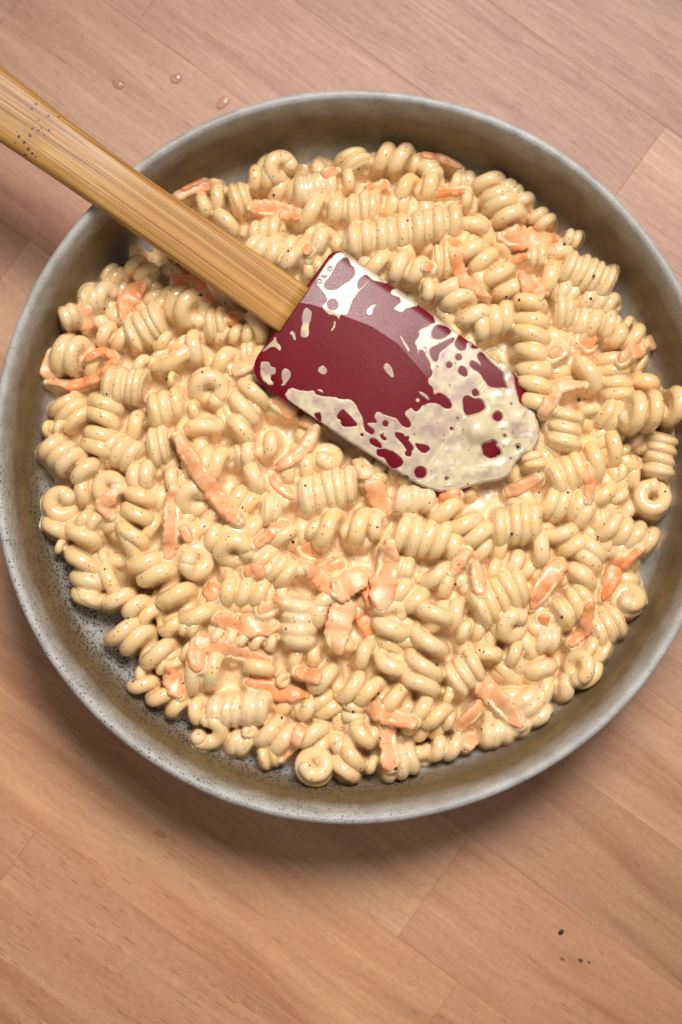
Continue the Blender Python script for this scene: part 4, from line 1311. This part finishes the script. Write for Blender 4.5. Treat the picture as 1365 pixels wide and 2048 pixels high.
def film_heights(Xp, Yp):
    qx, qy = Xp - BO[0], Yp - BO[1]
    U = qx * BA[0] + qy * BA[1]
    Vv = qx * BN[0] + qy * BN[1]
    Uc = np.clip(U, 0, BL)
    zt = blade_top_v(Uc, Vv)
    up, dn = v_lim_v(Uc)
    outd = np.maximum.reduce([Vv - up, -dn - Vv, -U, U - BL, np.zeros_like(U)])
    ed = np.minimum.reduce([up - Vv + np.clip(U - 400, 0, 99), Vv + dn + np.clip(U - 400, 0, 99), U])
    rim = edge_r * (1 - np.sqrt(np.clip(1 - (1 - np.clip(ed / 5.0, 0, 1)) ** 2, 0, 1)))
    return zt - rim - 1.1 * (1 - np.exp(-outd / 22.0)), np.where(U > 400, outd - (U - 400) * 0.5, outd)
for name, poly, tmax, label in SMEARS:
    P = np.array(poly)
    st = 1.1 if len(poly) == BIG_N else 0.7
    x0, y0 = P.min(0) - 4
    x1, y1 = P.max(0) + 4
    xs, ys = np.arange(x0, x1 + st, st), np.arange(y0, y1 + st, st)
    Xp, Yp = np.meshgrid(xs, ys)
    jx = smooth_noise(Xp.shape, 5 / st, 21) * 0.6
    jy = smooth_noise(Xp.shape, 5 / st, 22) * 0.6
    d = poly_sdf(poly, Xp + jx, Yp + jy)
    if name == 'sauce_smear':
        for h in HOLES:
            hp = np.array(h)
            hx0, hy0 = hp.min(0) - 14; hx1, hy1 = hp.max(0) + 14
            m = (Xp > hx0) & (Xp < hx1) & (Yp > hy0) & (Yp < hy1)
            if m.any():
                d[m] = np.minimum(d[m], -poly_sdf(h, Xp[m] + jx[m], Yp[m] + jy[m]))
    zt, outd = film_heights(Xp, Yp)
    d = np.minimum(d, 1.0 - outd)
    thick = tmax * (1 - np.exp(-np.maximum(d, 0) / 4.5)) * (1 + 0.25 * smooth_noise(Xp.shape, 14 / st, 8)) + 0.35 * np.exp(-((d - 3.5) / 2.5) ** 2) * min(1, tmax)
    thick = np.where(d > 0, thick + 0.02, d * 0.12)
    if len(poly) == BIG_N:      # a pasta end drowned in the smear, and thicker cream at the tip
        thick += 3.6 * np.exp(-(((Xp - 958) / 26) ** 2 + ((Yp - 858) / 26) ** 2) ** 1.6)
        tip = np.clip(((Xp - BO[0]) * BA[0] + (Yp - BO[1]) * BA[1] - 380) / 120, 0, 1)
        thick += np.where(d > 2, tip * 0.8 * (1 - np.exp(-np.maximum(d - 2, 0) / 10)), 0)
    lt = np.exp(-(((Xp - 650) / 20) ** 2 + ((Yp - 549) / 22) ** 2) ** 2)
    thick = np.where(d > 0, thick * (1 - 0.8 * lt), thick)
    Z = zt + thick
    idx = np.arange(Xp.size).reshape(Xp.shape)
    keep = d > -1.6
    fk = keep[:-1, :-1] & keep[1:, :-1] & keep[1:, 1:] & keep[:-1, 1:]
    quads = np.stack([idx[:-1, :-1], idx[1:, :-1], idx[1:, 1:], idx[:-1, 1:]], -1)[fk]
    usedv = np.unique(quads)
    remap = np.full(Xp.size, -1); remap[usedv] = np.arange(len(usedv))
    k0 = PX / DIST
    fx, fy = Xp.ravel()[usedv], Yp.ravel()[usedv]
    dx, dy, dz = (fx - 682.5) * k0, -(fy - 1024) * k0, -np.ones(len(usedv))
    D = np.stack([dx, dy * CT - dz * ST, dy * ST + dz * CT], 1)
    co = CAM + D * ((Z.ravel()[usedv] - CAM[2]) / D[:, 2])[:, None]
    o = mesh_obj(name, co, remap[quads], MAT_FILM)
    streak = smooth_noise(Xp.shape, 22 / st, 31) * 0.5 + smooth_noise(Xp.shape, 9 / st, 32) * 0.35
    cream = np.clip(0.75 + 0.75 * streak, 0.0, 1.2) * np.clip(0.5 + d / 6.0, 0.4, 1.0)
    cream = np.maximum(cream, 1.2 * np.exp(-(((Xp - 958) / 34) ** 2 + ((Yp - 858) / 34) ** 2) ** 2))
    at_ = o.data.attributes.new('film', 'FLOAT', 'POINT')
    at_.data.foreach_set('value', cream.ravel()[usedv].astype(np.float32))
    centre_origin(o)
    tag(o, label, 'sauce', 'sauce left on the blade')

# the blade presses the heap down where it lies
qx = np.array([at(x, y, 48)[:2] for x, y in blade_poly_px])
bd = poly_sdf([tuple(q) for q in qx], GX, GY)
press = np.clip(bd / 3.0, 0, 1)
bu = ((GX - at(587, 611, 48)[0]) * math.cos(math.radians(-35.4)) + (GY - at(587, 611, 48)[1]) * math.sin(math.radians(-35.4))) / PX
seat = 50.2 - 0.0045 * bu - 1.6
SAUCE = np.where(bd > 0, np.minimum(SAUCE, seat + (1 - press) * 6), SAUCE)
HP2 = np.where(bd > 0, np.minimum(HP, seat), HP)

# ------------------------------------------------------------------ build pasta objects with labels that single them out
def form_word(p):
    if p.pp2:
        return 'half buried pasta spiral'
    c = 'sauce-coated ' if p.sauced else ''
    if p.kind == 'e':
        return c + ('end-on pasta curl' if p.n == 1 else 'round end-on pasta coil')
    L = np.linalg.norm(p.b - p.a)
    pitch = L / max(1, p.n)
    if p.n == 1:
        return c + 'single pasta turn'
    if p.n >= 5:
        return c + ('long ribbed pasta spiral' if pitch < 4.6 else 'long loose pasta spiral')
    if p.n >= 3:
        return c + ('tightly ribbed pasta spiral' if pitch < 4.2 else 'loose open pasta spiral')
    return c + ('short compact pasta spiral' if pitch < 5.2 else 'short stretched pasta spiral')

def relation(q, lm):
    dx, dy = q[0] - lm[0], q[1] - lm[1]
    if math.hypot(dx, dy) < 26:
        return 'touching'
    if abs(dy) > 1.3 * abs(dx):
        return 'just above' if dy < 0 else 'just below'
    if abs(dx) > 1.3 * abs(dy):
        return 'on the handle side of' if dx < 0 else 'on the far side of'
    if dy < 0:
        return 'obliquely above' if dx > 0 else 'diagonally above'
    return 'diagonally below' if dx > 0 else 'obliquely below'

def to_px(p):
    d = np.asarray(p) - CAM
    yc, zc = d[1] * CT + d[2] * ST, -d[1] * ST + d[2] * CT
    k = PX / DIST
    return (682.5 + d[0] / -zc / k, 1024 - yc / -zc / k)

def single_out(items, words_of):
    """Give each item the first wording that no other item would get too."""
    used = set()
    for it in items:
        q = np.array(it.pp)
        near = sorted(carrot_objs, key=lambda c: np.hypot(*(c[1] - q)))[:14]
        it.cands = ['%s %s the %s' % (words_of(it), relation(q, c[1]), c[0]) for c in near]
        it.label = None
    for rank in range(14):
        todo = [it for it in items if not it.label]
        for it in todo:
            c = it.cands[rank]
            if c not in used and sum(1 for o in todo if o.cands[rank] == c) == 1:
                it.label = c
                used.add(c)

for p in pieces:
    p.pp2 = p.pp is None
    if p.pp2:
        p.pp = to_px(p.path[0].mean(0))
single_out(pieces, form_word)
for p in pieces:
    if not p.label:
        q = np.array(p.pp)
        near = sorted(carrot_objs, key=lambda c: np.hypot(*(c[1] - q)))
        for n2 in near[1:6]:
            l = '%s between the %s and the %s' % (form_word(p), near[0][0], n2[0])
            if len(l.split()) <= 16 and all(o.label != l for o in pieces):
                p.label = l
                break
n_shared = 0
for p in pieces:
    V, F = pasta_mesh(p)
    o = mesh_obj('pasta_spiral', V, F, MAT_PASTA)
    centre_origin(o)
    g = 'pasta spirals half buried in the heap' if p.pp2 else 'pasta spirals on top of the heap'
    l = p.label
    if not l:
        n_shared += 1
        l = '%s among many like it in the bowl' % form_word(p)
    tag(o, l, 'pasta', g)
print('PASTA', len(pieces), 'under', under, 'shared labels', n_shared)

# sauce mesh
keepv = fill_d > -2.4
fk = keepv[:-1, :-1] & keepv[1:, :-1] & keepv[1:, 1:] & keepv[:-1, 1:]
idx = np.arange(GX.size).reshape(GX.shape)
quads = np.stack([idx[:-1, :-1], idx[:-1, 1:], idx[1:, 1:], idx[1:, :-1]], -1)[fk]
usedv = np.unique(quads)
remap = np.full(GX.size, -1); remap[usedv] = np.arange(len(usedv))
co = np.stack([GX.ravel()[usedv], GY.ravel()[usedv], SAUCE.ravel()[usedv]], 1)
o = mesh_obj('sauce', co, remap[quads], MAT_SAUCE)
tag(o, 'glossy pale cream sauce filling the creases between the pasta', 'sauce', kind='stuff')

# ------------------------------------------------------------------ pepper and small things
def speck(px, py, r, H, rnd):
    q = drop_on(px, py, H)
    lat = 5
    V, F = [], []
    sx, sy, sz = rnd.uniform(0.8, 1.25), rnd.uniform(0.7, 1.0), rnd.uniform(0.5, 0.8)
    a0 = rnd.uniform(0, 6)
    for i in range(lat + 1):
        th = math.pi * i / lat
        for j in range(8):
            ph = 2 * math.pi * j / 8
            rr_ = r * (1 + rnd.uniform(-0.22, 0.22))
            x, y, z = rr_ * sx * math.sin(th) * math.cos(ph), rr_ * sy * math.sin(th) * math.sin(ph), r * sz * math.cos(th)
            V.append((x * math.cos(a0) - y * math.sin(a0), x * math.sin(a0) + y * math.cos(a0), z))
    for i in range(lat):
        for j in range(8):
            F.append((i * 8 + j, i * 8 + (j + 1) % 8, (i + 1) * 8 + (j + 1) % 8, (i + 1) * 8 + j))
    o = mesh_obj('pepper_speck', V, F, MAT_PEPPER)
    o.location = (q + np.array([0, 0, r * 0.15])) * MM
    return o

SPECKS = [(402,590),(218,593),(209,616),(405,744),(214,788),(334,758),(359,936),(486,1015),(335,982),(210,1138),(257,1237),(419,1167),(267,1363),(366,1367),(409,1053),
 (683,1167),(716,1169),(500,1262),(755,1054),(791,1160),(587,1084),(501,1353),(757,1387),(792,1537),(564,1436),(707,1423),(1084,1231),(1124,1234),(1115,1102),(911,1168),
 (1196,1074),(964,1458),(1209,1048),(1188,552),(1182,597),(1193,686),(1013,594),(1039,600),(1129,488),(718,339),(548,390),(816,441),(577,502),(1079,985),(1136,985),(1331,983),
 (1158,800),(1185,792),(611,971),(458,1073),(781,995),(1121,701),(356,527),(905,1040),(1024,1068),(960,1300),(874,1330),(655,1320)]
HS = np.maximum(HP, SAUCE)
spots = []
for x, y in SPECKS:
    it = Piece()
    it.pp = (x, y)
    spots.append(it)
single_out(spots, lambda it: 'tiny black pepper speck')
for i, (x, y) in enumerate(SPECKS):
    rnd = random.Random(i)
    o = speck(x, y, rnd.uniform(0.38, 0.72), HS, rnd)
    tag(o, spots[i].label or 'tiny black pepper speck stuck to the creamy pasta', 'pepper', 'pepper specks on the pasta')

def table_speck():
    rnd = random.Random(4)
    o = speck(1123, 1864, 1.35, np.zeros(GX.shape), rnd)
    q = at(1123, 1864, 0.5)
    o.location = q * MM
    o.name = 'pepper_flake'
    tag(o, 'single black pepper flake lying on the bare wood below the bowl', 'pepper')
table_speck()

def droplet(px, py, a, b, ang, h, label):
    V, F = [], []
    n, m = 20, 7
    for i in range(m + 1):
        t = i / m
        rad = math.cos(t * math.pi / 2) ** 0.8 if i < m else 0.02
        for j in range(n):
            ph = 2 * math.pi * j / n
            w = 1 + 0.10 * math.sin(2 * ph + px) + 0.06 * math.sin(3 * ph + py)
            x, y = a * rad * w * math.cos(ph), b * rad * w * math.sin(ph)
            V.append((x * math.cos(ang) - y * math.sin(ang), x * math.sin(ang) + y * math.cos(ang), h * math.sin(t * math.pi / 2) + 0.05))
    for i in range(m):
        for j in range(n):
            F.append((i * n + j, i * n + (j + 1) % n, (i + 1) * n + (j + 1) % n, (i + 1) * n + j))
    F.append(tuple(m * n + j for j in range(n)))
    o = mesh_obj('water_droplet', V, F, MAT_WATER)
    o.location = at(px, py, 0) * MM
    tag(o, label, 'water droplet', 'water droplets on the worktop')
droplet(237, 169, 2.9, 1.7, -0.5, 0.6, 'smeared water droplet on the wood nearest the bamboo handle')
droplet(353, 157, 2.5, 2.2, 0.3, 0.7, 'round water droplet highest up on the wood above the bowl')
droplet(447, 205, 3.2, 2.1, 0.7, 0.6, 'water droplet on the wood close to the bowl rim')
droplet(320, 1668, 2.6, 1.0, -0.5, 0.5, 'thin water droplet on the wood in the shadow below the bowl')
